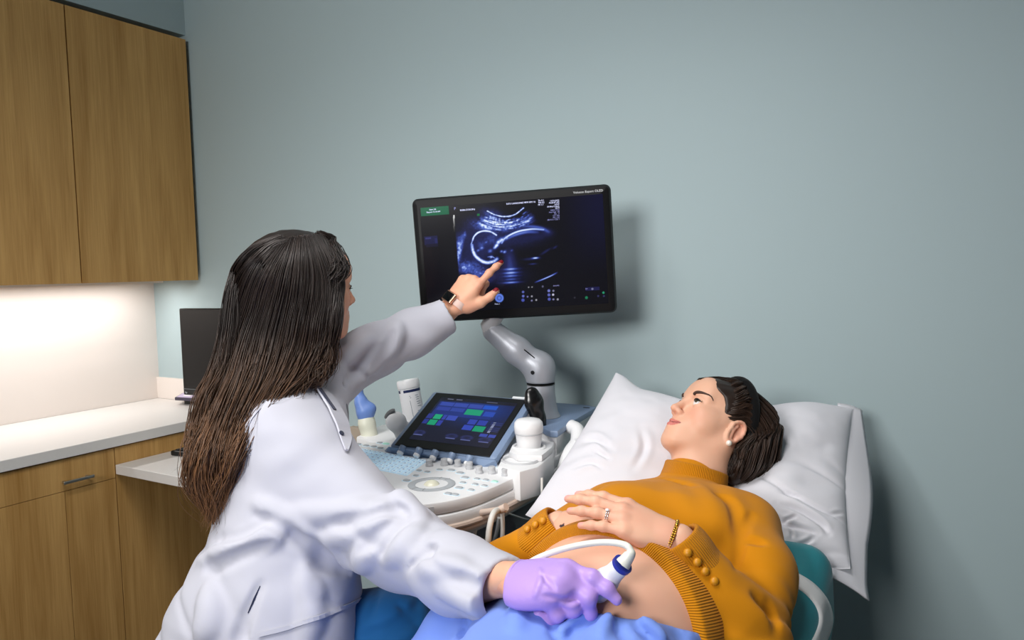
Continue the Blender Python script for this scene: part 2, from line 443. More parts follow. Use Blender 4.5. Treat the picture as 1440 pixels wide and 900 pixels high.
# ================================================ computer on the counter
cm = empty('computer_monitor', (XK-.13, 1.86, .913), 'black flat computer monitor standing on the white counter', 'monitor')
cx = xform((0, 0, 0), np.eye(3))
p0 = atY(253, 434, 1.84); p1 = atY(257.5, 549, 1.84)
A = nrm(np.array([.985, .12, 0])); Z = np.array([0, 0, 1.]); Bk = np.cross(Z, A)
org = np.array([p1[0], 1.84, p1[2]-.018])
Mx = xform(org, (A, Bk, Z))
hh = p0[2]-org[2]
b = MB(); b.M = Mx; b.rbox((.255, .016, hh/2), (.51, .03, hh), .004); b.build('housing', M_BLACK, cm)
b = MB(); b.M = Mx; b.box(.006, .504, -.0008, .002, .03, hh-.006); b.build('screen', M_GLASSB, cm)
b = MB(); b.M = Mx; b.box(.003, .507, -.0012, .002, .024, .0255); b.build('chin_line', mat('grey line', (120, 124, 128), .4), cm)
text('logo', 'hp', .011, mat('logo grey', (190, 195, 200), .5), Mx@np.array([[1, 0, 0, .012], [0, 0, -1, -.001], [0, 1, 0, .008], [0, 0, 0, 1]]), cm)
b = MB(); b.M = Mx; b.box(.16, .25, .032, .05, -.0+(.914-org[2]), hh*.6); b.box(.10, .27, -.005, .11, .9135-org[2], .922-org[2]); b.build('stand', M_BLACK, cm)
rz0 = .934
rd = empty('card_reader', (*atZ(264, 560, rz0)[:2], .914), 'small dark card reader with pale purple top at foot of the computer monitor', 'card reader')
def rpoly(z, ins):
    q = np.array([atZ(246, 563, z)[:2], atZ(273, 564.5, z)[:2], atZ(282, 557.5, z)[:2], atZ(257, 556.5, z)[:2]]); c = q.mean(0); return [tuple(p) for p in c+(q-c)*ins]
MB().prism(rpoly(rz0, 1), rz0, rz0+.013, bev=.002).build('body', mat('reader dark', (58, 52, 70), .45), rd)
MB().prism(rpoly(rz0, .3), .9132, rz0).build('foot', M_BLACK, rd)
MB().prism(rpoly(rz0, .88), rz0+.0131, rz0+.0142).build('label_plate', mat('reader lilac', (196, 180, 214), .4), rd)
MB().prism(rpoly(rz0, .4), rz0+.0142, rz0+.0148).build('label_print', mat('reader white', (238, 236, 240), .4), rd)

kb = empty('keyboard', atZ(262, 640, .813), 'black keyboard lying on the low white desk slab', 'keyboard')
ko = atZ(242, 640, .8135)
kA = nrm(np.array([.95, .1, 0])); kB = np.cross(Z, kA)
Mk = xform(ko, (kA, kB, Z))
b = MB(); b.M = Mk; b.rbox((.21, .06, .009), (.42, .135, .018), .005); b.build('case', M_BLACK, kb)
kk = MB(); kk.M = Mk; kk.box(0, .0145, 0, .0145, .0181, .0215, bev=.0015); key0 = kk.build('key', mat('key black', (24, 25, 28), .5), kb)
first = True
for r in range(5):
    for cidx in range(12):
        k_ = key0 if first else key0.copy()
        if not first: COL.objects.link(k_); k_.parent = kb
        d_ = kA*(.012+cidx*.0175)+kB*(.006+r*.0215)
        k_.location = Vector([float(v) for v in d_]); first = False
# ========================================================= ultrasound machine
M_WHITE = mat('machine white', (232, 232, 233), .42, spec=.45)
M_LGREY = mat('machine light grey', (188, 189, 192), .5)
M_MGREY = mat('machine grey', (140, 142, 145), .55)
M_BLUE = mat('machine slate blue', (122, 142, 172), .4)
M_SILV = mat('arm silver', (166, 169, 177), .42, metal=.3)
M_PINK = mat('handle rail beige', (206, 186, 172), .5)
M_KEY = mat('pale blue key', (212, 230, 242), .45, emit=(190, 222, 245), estr=.22)
M_BTN = mat('grey button', (176, 180, 184), .5)
M_BTNG = mat('green lit button', (176, 214, 202), .5, emit=(120, 220, 180), estr=.15)
M_LIT = mat('button surround', (206, 228, 240), .45, emit=(200, 226, 240), estr=.10)
def screen_mat(name, strength, rough=.22):
    m = bpy.data.materials.new(name); m.use_nodes = True; t = NT(m); b = t.n['Principled BSDF']
    b.inputs['Base Color'].default_value = (.004, .004, .005, 1); b.inputs['Roughness'].default_value = rough; b.inputs['Specular IOR Level'].default_value = .3
    a = t.add('ShaderNodeAttribute', attribute_name='Col'); t.link(a.outputs['Color'], b.inputs['Emission Color']); b.inputs['Emission Strength'].default_value = strength
    return m
M_TXT = mat('screen lettering', (200, 205, 235), .5, emit=(190, 196, 235), estr=.8)
M_TXTD = mat('screen lettering dim', (120, 122, 170), .5, emit=(110, 112, 170), estr=.7)
M_PRINT = mat('white print', (225, 228, 230), .5)
ZD = .985
um = empty('ultrasound_machine', (-1.08, 1.65, 0), 'white ultrasound machine with curved control desk, touch panel and arm-mounted monitor', 'ultrasound machine')
def dk_pt(x, y, z=ZD): return atZ(x, y, z)

# control desk outline (top view), symmetric about xm
xm = -1.10
half = [(0, 1.085), (.06, 1.087), (.13, 1.102), (.19, 1.135), (.235, 1.185), (.262, 1.25), (.272, 1.33), (.276, 1.45), (.278, 1.56), (.272, 1.66), (.25, 1.70), (.15, 1.72), (0, 1.725)]
half = [tuple(p) for p in spline(half, 5)]
desk = [(xm+a, y) for a, y in half]+[(xm-a, y) for a, y in half[::-1][1:-1]]
desk = [(x, y+.105*float(sstep(-1.0, -1.13, x))*max(0., 1-(y-1.085)/.5)) for x, y in desk]
def scaled(poly, k, dy=0.): 
    P = np.array(poly); c = np.array([xm, 1.45]); return [tuple(p) for p in c+(P-c)*k+np.array([0, dy])]
MB().prism(scaled(desk, .985), .958, ZD, bev=.006).build('control_desk', M_WHITE, um, auto=40)
MB().prism(scaled(desk, 1.0), .925, .9575, bev=.008).build('desk_skirt', M_WHITE, um, auto=40)
MB().prism(scaled(desk, .93), .895, .925, bev=.006).build('desk_underside', M_LGREY, um, auto=40)
# recessed grey palm strip at the front face
fr = [(x, y) for x, y in desk if x > -1.06 and y < 1.17]; fr.sort()
b = MB(); P = np.array(fr); c0 = np.array([xm, 1.45]); Q = c0+(P-c0)*.989; Q2 = c0+(P-c0)*.996
b.loft([[(x, y, .953) for x, y in Q2]+[(x, y, .953) for x, y in (c0+(P-c0)*.96)[::-1]], [(x, y, .9775) for x, y in Q]+[(x, y, .9775) for x, y in (c0+(P-c0)*.96)[::-1]]])
b.build('palm_strip', M_LGREY, um)
# beige grab rail under the right rim
rl = [(xm+a*1.004, 1.45+(y-1.45)*1.004, .931) for a, y in half if 1.16 < y < 1.6]
b = MB(); b.tube(rl, .0065, 8); b.tube([(x-.004, y, z-.012) for x, y, z in rl], .006, 8); b.build('grab_rail', M_PINK, um, auto=40)
# body
b = MB()
b.rbox((xm+.02, 1.70, .50), (.42, .44, .74), .05); b.rbox((xm, 1.66, .86), (.24, .30, .10), .03); b.build('column', M_MGREY, um, auto=40)
b = MB(); b.rbox((xm, 1.66, .10), (.50, .62, .10), .03); b.build('base', M_LGREY, um, auto=40)
for sx in (-.21, .21):
    for y in (1.40, 1.92):
        b = MB(); b.lathe([(.0, -.02), (.05, -.02), (.055, -.012), (.055, .012), (.05, .02), (0, .02)], (xm+sx, y, .055), (1, 0, 0), 20); b.build('caster', M_BLACK, um, auto=40)
# rear shelf
sh = [(-.822, 1.60), (-.838, 1.70), (-.862, 1.925), (-.90, 1.945), (-1.33, 1.945), (-1.33, 1.74), (-1.0, 1.74), (-.855, 1.602), (-.84, 1.594)]
MB().prism(sh, 1.033, 1.05, bev=.004).build('rear_shelf', M_BLUE, um, auto=40)
sh2 = [(x+(.012 if x < -1.1 else -.01), y+(.012 if y < 1.72 else -.008)) for x, y in sh]
MB().prism(sh2, .90, 1.0325).build('rear_housing', M_WHITE, um)
b = MB(); b.box(-.893, -.873, 1.90, 1.905, 1.0502, 1.0512); b.build('shelf_slot', M_BLACK, um)

# ---- touch panel, tilted towards the user
TL, TR, BR, BL = [np.array(p) for p in ((-1.2148, 1.6326, 1.1162), (-.9350, 1.6436, 1.1132), (-.9286, 1.4497, 1.0093), (-1.2084, 1.4388, 1.0124))]
pu = nrm((TR+BR-TL-BL)); pv = nrm((TL+TR-BL-BR)); pn = nrm(np.cross(pu, pv)); pc = (TL+TR+BR+BL)/4
PW, PH = .280, .220
def pan(u, v, w=0.): return pc+pu*u+pv*v+pn*w
Mp = xform(pc, (pu, pn*-1, pv))          # local x right, y into panel, z up the panel
tp = MB(); tp.M = Mp; tp.rbox((0, .014, .003), (.316, .022, .236), .010)
tpo = tp.build('touch_panel', M_BLUE, um, auto=40)
b = MB(); b.M = Mp; b.rbox((0, .0015, 0), (PW, .003, PH), .002); b.build('bezel', M_BLACK, tpo)
# blue lower ledge that carries the five soft knobs
l0, l1, l2, l3 = atZ(541, 633, .988), atZ(681, 655, .988), BR+pu*.018+pv*-.004, BL-pu*.018+pv*-.004
b = MB(); e = np.array([0, 0, -.01])
b.loft([[tuple(l0), tuple(l1), tuple(l2-pn*.006), tuple(l3-pn*.006)], [tuple(l0+e), tuple(l1+e), tuple(l2-pn*.03), tuple(l3-pn*.03)]]); b.build('panel_ledge', M_BLUE, um)
b = MB(); b.loft([[tuple(pan(-.10, -.08, -.026)), tuple(pan(.10, -.08, -.026)), tuple(pan(.10, .09, -.026)), tuple(pan(-.10, .09, -.026))], [(-1.18, 1.52, ZD-.002), (-.98, 1.52, ZD-.002), (-.98, 1.70, ZD-.002), (-1.18, 1.70, ZD-.002)]]); b.build('panel_wedge', M_WHITE, um)
def grid_screen(name, M, w, h, img, m, parent):
    H_, W_ = img.shape[:2]
    xs = np.linspace(-w/2, w/2, W_); zs = np.linspace(h/2, -h/2, H_)
    V = np.stack(np.meshgrid(xs, zs), -1).reshape(-1, 2); V = np.stack([V[:, 0], 0*V[:, 0], V[:, 1]], 1)
    i = np.arange(H_*W_).reshape(H_, W_); F = np.stack([i[1:, :-1], i[1:, 1:], i[:-1, 1:], i[:-1, :-1]], -1).reshape(-1, 4)
    V = V@M[:3, :3].T+M[:3, 3]
    me = mesh_np(name, V, F); col_attr(me, img.reshape(-1, 3)); return link(name, me, m, parent)
# touch-panel picture, painted from the layout of its tiles (u across, v down, 0..1)
TW, TH = 250, 195
yy, xx = np.mgrid[0:TH, 0:TW]; U_ = xx/(TW-1); V_ = yy/(TH-1)
im = np.zeros((TH, TW, 3)); im[:] = lin((24, 26, 44))
glow = np.exp(-((U_-.62)**2/.16+(V_-.22)**2/.08)); im += glow[..., None]*np.array(lin((6, 40, 110)))*1.1
def tile(u0, v0, u1, v1, c, g=.004, a=1.):
    m = ((U_ > u0+g) & (U_ < u1-g) & (V_ > v0+g*1.4) & (V_ < v1-g*1.4))[..., None]
    im[:] = np.where(m, im*(1-a)+np.array(lin(c))*a, im)
tile(0, 0, 1, .07, (22, 22, 34), 0)
tile(.03, .10, .80, .42, (34, 52, 128), 0, .75)
for i in range(4): tile(.05+i*.19, .10, .235+i*.19, .20, (52, 72, 160) if i < 3 else (30, 80, 190))
tile(.05, .22, .23, .31, (46, 62, 146)); tile(.24, .22, .42, .31, (46, 66, 150)); tile(.44, .22, .66, .36, (30, 150, 112)); tile(.68, .24, .82, .36, (40, 72, 170))
tile(.09, .40, .20, .52, (34, 158, 116)); tile(.205, .40, .26, .52, (52, 66, 160)); tile(.265, .40, .40, .52, (56, 74, 170))
tile(.0, .40, .085, .52, (44, 54, 130)); tile(0, .53, .07, .64, (40, 52, 130)); tile(.075, .53, .185, .66, (28, 148, 108)); tile(.19, .53, .26, .66, (48, 60, 150))
tile(.56, .44, .67, .56, (50, 66, 165)); tile(.68, .44, .80, .56, (46, 62, 158)); tile(.54, .57, .67, .69, (50, 70, 172)); tile(.675, .57, .82, .70, (26, 146, 106))
for i in range(9):
    tile(.84, .46+i*.027, .99, .475+i*.027, (50, 66, 150)); tile(.87+.0*i, .464+i*.027, .90, .472+i*.027, (190, 200, 240), 0)
tile(.80, .72, .90, .79, (54, 70, 160)); tile(.91, .72, 1., .79, (54, 70, 160))
for u in (.07, .49, .68, .90):
    r = ((U_-u)/.075)**2+((V_-.84)/.05)**2; k = np.exp(-((r-.6)/.5)**2)[..., None]; im[:] = im*(1-.45*k)+np.array(lin((52, 58, 120)))*.45*k
    tile(u-.06, .885, u+.06, .897, (96, 104, 160), 0)
tile(.10, .022, .18, .04, (110, 114, 140), 0); tile(.22, .022, .30, .04, (110, 114, 140), 0); tile(.62, .022, .76, .04, (90, 94, 120), 0)
Ms = xform(pan(.006, .004, .0004), (pu, pn*-1, pv))
grid_screen('screen', Ms, PW-.045, PH-.045, im, screen_mat('touch screen picture', 1.0, .25), tpo)
b = MB(); b.M = Mp; b.box(.098, .146, -.0002, .003, .1125, .1195); b.build('sticker', M_PRINT, tpo)

# ---- knobs
def knob_mesh(x, y, z, r, h, body, parent=um, nm='knob', n=nrm((0, -.05, 1))):
    k = MB().lathe([(0, 0), (r*1.12, 0), (r*1.1, h*.35), (r*.96, h*.42), (r*.9, h*.9), (r*.8, h), (0, h)], (x, y, z), n, 18).build(nm, body, parent, auto=35)
    MB().lathe([(0, 0), (r*.98, 0), (r*.96, h*.26), (r*.85, h*.32), (0, h*.32)], tuple(np.array((x, y, z))+np.array(n)*h*.74), n, 18).build('cap', M_LGREY if body is M_LGREY else M_WHITE, k, auto=35); return k
for px, py in ((566, 631), (589, 634), (612, 637.5), (635.6, 641.5), (660, 645.5)):
    nl = nrm(np.cross(l1-l0, l3-l0)); q = ray_plane(px, py, l0, nl)-nl*.006; knob_mesh(q[0], q[1], q[2], .0085, .022, M_BLUE, n=nl)
for px, py in ((604, 655.5), (625, 654.5), (644, 656), (660.5, 659.5), (674, 665.5), (692, 666), (710.6, 669)):
    q = atZ(px, py, ZD); knob_mesh(q[0], q[1], q[2]-.0005, .0085, .0165, M_LGREY)
# ---- trackball and ring
tb = atZ(607, 681.5, ZD)
b = MB()
b.lathe([(.036, -.002), (.036, .0016), (.038, .0026), (.050, .0026), (.052, .0016), (.052, -.002)], tuple(tb), (0, 0, 1), 40); b.build('trackball_ring', M_BTN, um, auto=35)
MB().lathe([(0, -.004), (.036, -.004), (.036, .0008), (0, .0008)], tuple(tb), (0, 0, 1), 36).build('trackball_well', M_WHITE, um, auto=35)
for a in (75, 100, 255, 285):
    d_ = np.array([math.cos(math.radians(a)), math.sin(math.radians(a)), 0]); p = tb+d_*.0445+np.array([0, 0, .0024])
    b = MB(); b.M = xform(p, (d_, np.cross([0, 0, 1], d_), (0, 0, 1))); b.box(-.0072, .0072, -.0006, .0006, -.001, .0006); b.build('ring_slot', M_MGREY, um)
b = MB(); b.lathe([(.0001, .0105)]+[(.0205*math.sin(t), -.010+.0205*math.cos(t)) for t in np.linspace(.15, 1.4, 9)], tuple(tb), (0, 0, 1), 28)
b.build('trackball', mat('trackball cream', (226, 224, 202), .25, spec=.5), um, auto=60)
# ---- keyboard block (pale blue lit keys)
k00, k10, k11, k01 = atZ(506, 631, ZD), atZ(601, 648.5, ZD), atZ(572, 669.5, ZD), atZ(503, 657, ZD)
k01 = k00+(k11-k10)
b = MB(); e = np.array([0, 0, .0012]); b.loft([[tuple(p-e) for p in (k01, k11, k10, k00)], [tuple(p+e*.4) for p in (k01, k11, k10, k00)]]); kbd = b.build('keyboard', M_LIT, um)
kx = (k10-k00); ky = (k11-k10)
kxn, kyn = nrm(kx), nrm(ky); kw = np.linalg.norm(kx)/13; kd = np.linalg.norm(ky)/6
b = MB(); b.M = xform(k00+kx/26+ky/12+np.array([0, 0, .0006]), (kxn, -kyn, (0, 0, 1))); b.box(-kw*.4, kw*.4, -kd*.38, kd*.38, 0, .0028, bev=.001)
k0 = b.build('key', M_KEY, kbd)
b = MB(); b.M = xform(k00+kx/26+ky/12+np.array([0, 0, .0006]), (kxn, -kyn, (0, 0, 1))); b.box(-kw*.12, kw*.1, -kd*.1, kd*.12, .0027, .0030)
ink_me = b.build('legend', mat('key legend', (150, 178, 204), .5), None)
kme = k0.data; ime = ink_me.data; bpy.data.objects.remove(ink_me)
# the legend is part of the key's own mesh
import bmesh
bm = bmesh.new(); bm.from_mesh(kme); n0 = len(bm.faces)
im2 = ime.copy(); im2.transform(um.matrix_world.inverted() if False else Matrix.Translation((-um.location[0], -um.location[1], -um.location[2]))); bm.from_mesh(im2); bm.faces.ensure_lookup_table()
for f in bm.faces[n0:]: f.material_index = 1
bm.to_mesh(kme); bm.free(); kme.materials.append(ime.materials[0])
for r in range(6):
    for c_ in range(13):
        if r == 0 and c_ == 0: continue
        if r == 5 and 4 <= c_ <= 7: continue
        o = k0.copy(); COL.objects.link(o); o.parent = kbd
        d_ = kx/13*c_+ky/6*r; o.location = Vector([float(v) for v in d_])
# ---- grey push buttons around the trackball and top left
def button(px, py, w=.013, h=.009, m=M_BTN):
    q = atZ(px, py, ZD); t = np.linspace(0, 2*PI, 17)[:-1]
    def rr(s, z): return [(q[0]+(w/2*s)*np.sign(math.cos(a))*abs(math.cos(a))**.5, q[1]+(h/2*s)*np.sign(math.sin(a))*abs(math.sin(a))**.5, z) for a in t]
    b = MB(); b.loft([rr(1.35, ZD-.001), rr(1.35, ZD+.0006)], mi=1); b.loft([rr(1, ZD), rr(1, ZD+.0022), rr(.82, ZD+.003)], mi=0); b.build('button', [m, M_LIT], um, auto=40)
for x, y in ((507, 263), (530, 225), (592, 235), (683, 218), (965, 288), (1030, 296), (950, 328), (1020, 340), (920, 371), (1060, 185), (1127, 197), (1260, 212), (858, 316)):
    button(490+x/5.333, 620+y/5.333)
for x, y in ((772, 222), (838, 243), (875, 278), (830, 355), (437, 300)): button(490+x/5.333, 620+y/5.333, .017, .011)
button(490+750/5.333, 620+398/5.333, .016, .010); button(490+800/5.333, 620+406/5.333, .016, .010)
button(490+1098/5.333, 620+308/5.333, .014, .010, M_BTNG)
for x, y in ((75, 27), (133, 38), (190, 45), (240, 56), (235, 16)): button(490+x/5.333, 620+y/5.333, .016, .011)
button(490+282/5.333, 620+24/5.333, .018, .012, M_BTNG)
# ---- probe holders on the right: a raised wing with two cups
def cup(px, py, r, z, depth, parent=um, rimm=M_WHITE):
    q = atZ(px, py, z)
    b = MB(); b.lathe([(r*1.18, -.02), (r*1.18, 0), (r*1.10, .003), (r, .002), (r*.94, -.004), (r*.8, -depth), (0, -depth)], tuple(q), (0, 0, 1), 32, sx=1, sy=1.15); b.build('probe_cup', rimm, parent, auto=40); return q
wz = 1.004
wing = [atZ(x, y, wz)[:2] for x, y in ((700, 655), (731, 663), (757, 656), (776, 640), (783, 622), (778, 608), (745, 600), (716, 622))]
MB().prism([tuple(p) for p in wing], .935, wz, bev=.005).build('holder_wing', M_WHITE, um, auto=40)
w2 = 1.020
wing2 = [atZ(x, y, w2)[:2] for x, y in ((716, 634), (728, 640), (762, 640), (777, 628), (784, 610), (776, 598), (745, 598), (722, 620))]
MB().prism([tuple(p) for p in wing2], wz, w2, bev=.004).build('holder_step', M_WHITE, um, auto=40)
q_empty = cup(731, 647, .034, wz+.0015, .012, rimm=M_LGREY)
q_cup = cup(744, 628, .032, w2+.0015, .014)
q_hs = cup(768, 611, .019, w2+.0015, .014)
# left holder block behind the keyboard
lh = [(-1.44, 1.55), (-1.36, 1.52), (-1.24, 1.56), (-1.22, 1.70), (-1.40, 1.78), (-1.48, 1.70)]
MB().prism(lh, .945, ZD+.004, bev=.006).build('holder_wing', M_WHITE, um, auto=40)
# white side bracket towards the bed, with a peg
b = MB()
br = [at(792, 668, 1.80), at(797, 650, 1.80), at(803, 636, 1.82), at(812, 622, 1.85), at(812, 606, 1.88), at(802, 600, 1.90)]
b.tube(spline(br, 5), .019, 14); b.build('side_bracket', M_WHITE, um, auto=50)
b = MB(); b.tube([at(790, 660, 1.80), at(797, 676, 1.80), at(804, 690, 1.80)], [.022, .024, .014], 14); b.build('side_bracket', M_LGREY, um, auto=50)
b = MB(); b.tube([at(810, 622, 1.84), at(822, 617, 1.80), at(826, 616, 1.79)], [.010, .008, .010], 12); b.build('peg', M_WHITE, um, auto=50)

# ---- monitor arm
post = np.array([-.945, 1.745])
b = MB(); b.lathe([(.0, 1.051), (.052, 1.051), (.046, 1.062), (.041, 1.085), (.038, 1.115), (.0375, 1.138), (0, 1.138)], (*post, 0), (0, 0, 1), 36); pl = b.build('arm_post', M_SILV, um, auto=45)
b = MB(); b.lathe([(0, 0), (.0385, 0), (.0385, .003), (0, .003)], (*post, 1.138), (0, 0, 1), 36); b.build('seam', M_BLACK, pl)
dpo = float((np.array([*post, 1.17])-CO)@CW)
f = Field()
J = np.array([*post, 1.178]); T = at(694, 466, dpo+.01); T2 = at(690, 456, dpo+.01)
f.cone((*post, 1.145), (*post, 1.190), .0390, .037, k=.012)
f.chain([J+np.array([0, 0, .002])-CR*.004, lerp(J, T, .5), T], [.038, .035, .030], k=.02)
f.plane((0, 0, 1.1435), (0, 0, -1), k=.002)
arm = soft('arm', f, .0035, M_SILV, um)
b = MB(); p, n_ = hit(f, 749, 524); b.lathe([(0, -.002), (.0055, -.002), (.0055, .0012), (0, .0012)], tuple(p), tuple(n_), 16); b.build('screw_cap', M_BLACK, arm)
b = MB(); b.tube([hit(f, 737+15*t, 491.5+12*t)[0] for t in np.linspace(0, 1, 5)], .0016, 6); b.build('arm_slot', M_BLACK, arm)
b = MB(); b.tube([T, T2, at(694, 448, dpo), at(703, 436, dpo+.0)], [.0295, .028, .024, .020], 18); b.build('arm_head', M_LGREY, arm, auto=50)

# ---- main monitor
mc = np.array([-.9848, 1.6793, 1.4885]); rx, ry, rz = .0495, -.0381, .3998
Rz = np.array([[math.cos(rz), -math.sin(rz), 0], [math.sin(rz), math.cos(rz), 0], [0, 0, 1]]); Rx = np.array([[1, 0, 0], [0, math.cos(rx), -math.sin(rx)], [0, math.sin(rx), math.cos(rx)]]); Ry = np.array([[math.cos(ry), 0, math.sin(ry)], [0, 1, 0], [-math.sin(ry), 0, math.cos(ry)]])
Rm = Rz@Rx@Ry; mu, mn, mv = Rm[:, 0], Rm[:, 1], Rm[:, 2]
MW, MH = .530, .335
Mm = xform(mc, (mu, mn, mv))
b = MB(); b.M = Mm; b.rbox((0, .017, 0), (MW, .034, MH), .022, seg=5); mon = b.build('monitor', mat('monitor black', (17, 17, 19), .55, spec=.22), um, auto=40)
b = MB(); b.M = Mm; b.rbox((0, .045, -.02), (.30, .03, .20), .02); b.build('back_cover', M_MGREY, mon, auto=40)
b = MB(); b.tube([mc+mn*.05-mv*.02, mc+mn*.06-mv*.10, at(703, 436, dpo)], [.03, .028, .018], 14); b.build('tilt_mount', M_LGREY, mon, auto=40)
# picture on it; photo positions of the screen's corners give the mapping
scr_c = np.array([(112, 195), (1086, 124), (1106, 706), (141, 766)], float)     # TL TR BR BL of the lit area in a survey frame
def homog(src, dst):
    A = []; 
    for (x, y), (u, v) in zip(src, dst): A += [[x, y, 1, 0, 0, 0, -u*x, -u*y], [0, 0, 0, x, y, 1, -v*x, -v*y]]
    h = np.linalg.solve(np.array(A, float), np.array(dst, float).ravel()); return np.append(h, 1).reshape(3, 3)
SWm, SHm = .485, .283
Hm = homog(scr_c, [(0, 0), (1, 0), (1, 1), (0, 1)])
def suv(x, y): q = Hm@np.array([x, y, 1.]); return q[:2]/q[2]
IW, IH = 440, 258
gy, gx = np.mgrid[0:IH, 0:IW]; GX = gx/(IW-1)*1.714; GY = gy/(IH-1)     # y-normalised picture plane
def pt(x, y): u, v = suv(x, y); return np.array([u*1.714, v])
img = np.zeros((IH, IW))
def stroke(pts, w, a, taper=0.):
    P = spline([pt(*p) for p in pts], 10) if len(pts) > 2 else np.linspace(pt(*pts[0]), pt(*pts[1]), 14)
    dm = np.full(img.shape, 9.); tt = np.zeros(img.shape); n = len(P)
    for i in range(n-1):
        A_, B_ = P[i], P[i+1]; ab = B_-A_; L = ab@ab+1e-12
        t = np.clip(((GX-A_[0])*ab[0]+(GY-A_[1])*ab[1])/L, 0, 1); d = np.hypot(GX-A_[0]-t*ab[0], GY-A_[1]-t*ab[1])
        m = d < dm; dm = np.where(m, d, dm); tt = np.where(m, (i+t)/(n-1), tt)
    k = a*np.exp(-(dm/w)**2)*(1-taper*np.abs(2*tt-1)**2); np.maximum(img, k, out=img)
def blob(x, y, rx_, ry_, a, rot=0.):
    c = pt(x, y); dx, dy = GX-c[0], GY-c[1]; co, si = math.cos(rot), math.sin(rot)
    global img; img = img+a*np.exp(-((dx*co+dy*si)/rx_)**2-((-dx*si+dy*co)/ry_)**2)
nz = lambda s, sd: vnoise(np.stack([GX, GY, 0*GX], -1), s, sd)
fine = nz(60, 3)*.5+nz(110, 5)*.5
pc0 = pt(565, 20); ang = np.arctan2(GX-pc0[0], GY-pc0[1]); rad = np.hypot(GX-pc0[0], GY-pc0[1])
streak = vnoise(np.stack([ang*5, rad*75, 0*GX], -1), 1., 9); streak2 = vnoise(np.stack([ang*9, rad*130, 0*GX], -1), 1., 4)
# near-field layers below the probe face
r_face = np.hypot(*(pt(560, 240)-pc0)); r_end = np.hypot(*(pt(560, 306)-pc0))
band = sstep(r_face+.03, r_face+.09, rad)*(1-sstep(r_end-.02, r_end+.06, rad))*(1-sstep(.40, .62, np.abs(ang)))
img = img+band*(.42+.35*streak+.22*streak2)
band2 = sstep(r_face+.0, r_face+.015, rad)*(1-sstep(r_face+.05, r_face+.10, rad))*(1-sstep(.40, .6, np.abs(ang)))
img = img+band2*np.clip(.10+.55*streak2+.2*fine, 0, 1)
blob(500, 240, .09, .05, .25, .4); blob(440, 290, .10, .05, .22, .3)
stroke([(475, 213), (515, 233), (565, 243), (620, 233), (668, 198)], .006, .8)
stroke([(440, 262), (500, 292), (570, 298), (640, 285), (700, 262)], .007, .7, .5)
stroke([(452, 250), (500, 278), (560, 284), (620, 274)], .005, .55, .5)
img = np.clip(img, 0, 1)
# left tissue
for x, y, a_, b_, s_ in ((320, 380, .03, .06, .5), (315, 450, .022, .12, .7), (340, 520, .06, .05, .4), (390, 520, .10, .06, .35), (350, 340, .02, .03, .3), (440, 560, .08, .05, .35)): blob(x, y, a_, b_, s_*(.7), .3)
img = img*np.clip(1+.45*fine, 0, 2)
blob(470, 330, .26, .12, .07); blob(400, 440, .12, .16, .10); blob(640, 370, .20, .06, .06); blob(560, 560, .16, .08, .07)
# skull outline
stroke([(392, 372), (402, 348), (425, 328), (455, 320), (490, 324), (520, 342)], .0085, .95, .3)
stroke([(388, 395), (392, 425), (405, 452), (428, 475), (462, 490), (500, 484), (520, 470)], .015, .9, .35)
stroke([(385, 390), (390, 376)], .006, .6)
blob(470, 400, .10, .09, .05); blob(500, 365, .06, .05, .12); blob(440, 395, .03, .03, .10)
for x, y, r_, a_ in ((520, 398, .014, .8), (530, 380, .014, .75), (548, 368, .02, .6), (510, 410, .012, .6), (485, 428, .016, .35), (440, 412, .012, .3), (420, 425, .010, .3), (490, 460, .012, .5), (562, 432, .012, .5), (545, 430, .010, .4), (575, 355, .018, .5), (465, 380, .008, .2), (600, 425, .01, .2)): blob(x, y, r_*1.3, r_, a_, -.4)
img = img*np.clip(1+.35*fine, 0, 2)
stroke([(470, 460), (492, 458), (512, 468)], .005, .6, .5)
# trunk outline
stroke([(548, 385), (565, 360), (600, 338), (640, 322), (680, 314), (720, 310), (772, 313)], .010, .85, .4)
stroke([(560, 372), (610, 345), (680, 326), (740, 326)], .016, .42, .6)
stroke([(640, 300), (700, 296), (760, 305), (800, 325)], .014, .34, .7)
blob(790, 325, .05, .03, .12, .3); blob(740, 350, .08, .03, .05)
# far-field reverberation
for y_, a_, w_ in ((525, .45, .05), (545, .55, .05), (562, .4, .05), (580, .3, .045), (597, .55, .055)): blob(592, y_, w_*1.3, .009, a_*(.8))
blob(590, 510, .05, .09, .16); blob(585, 455, .04, .06, .09)
blob(725, 465, .028, .007, .75); blob(700, 470, .06, .01, .12); blob(710, 497, .03, .006, .18); blob(780, 430, .05, .01, .10, -.5); blob(830, 408, .02, .008, .12, -.5)
stroke([(720, 596), (765, 578), (806, 560), (838, 543)], .006, .62, .8)
img = np.clip(img*1.35+.02*(img > .04), 0, 1.15)
# fan mask on the left edge
xl = pt(306, 420)[0]; img = img*sstep(xl-.004, xl+.008, GX)
base = np.array(lin((11, 10, 17)))
ramp = np.stack([np.interp(img, [0, .2, .5, .8, 1.1], v) for v in ([0, .010, .055, .34, .80], [0, .014, .10, .47, .90], [0, .085, .46, .90, 1.0])], -1)
scr = base+ramp
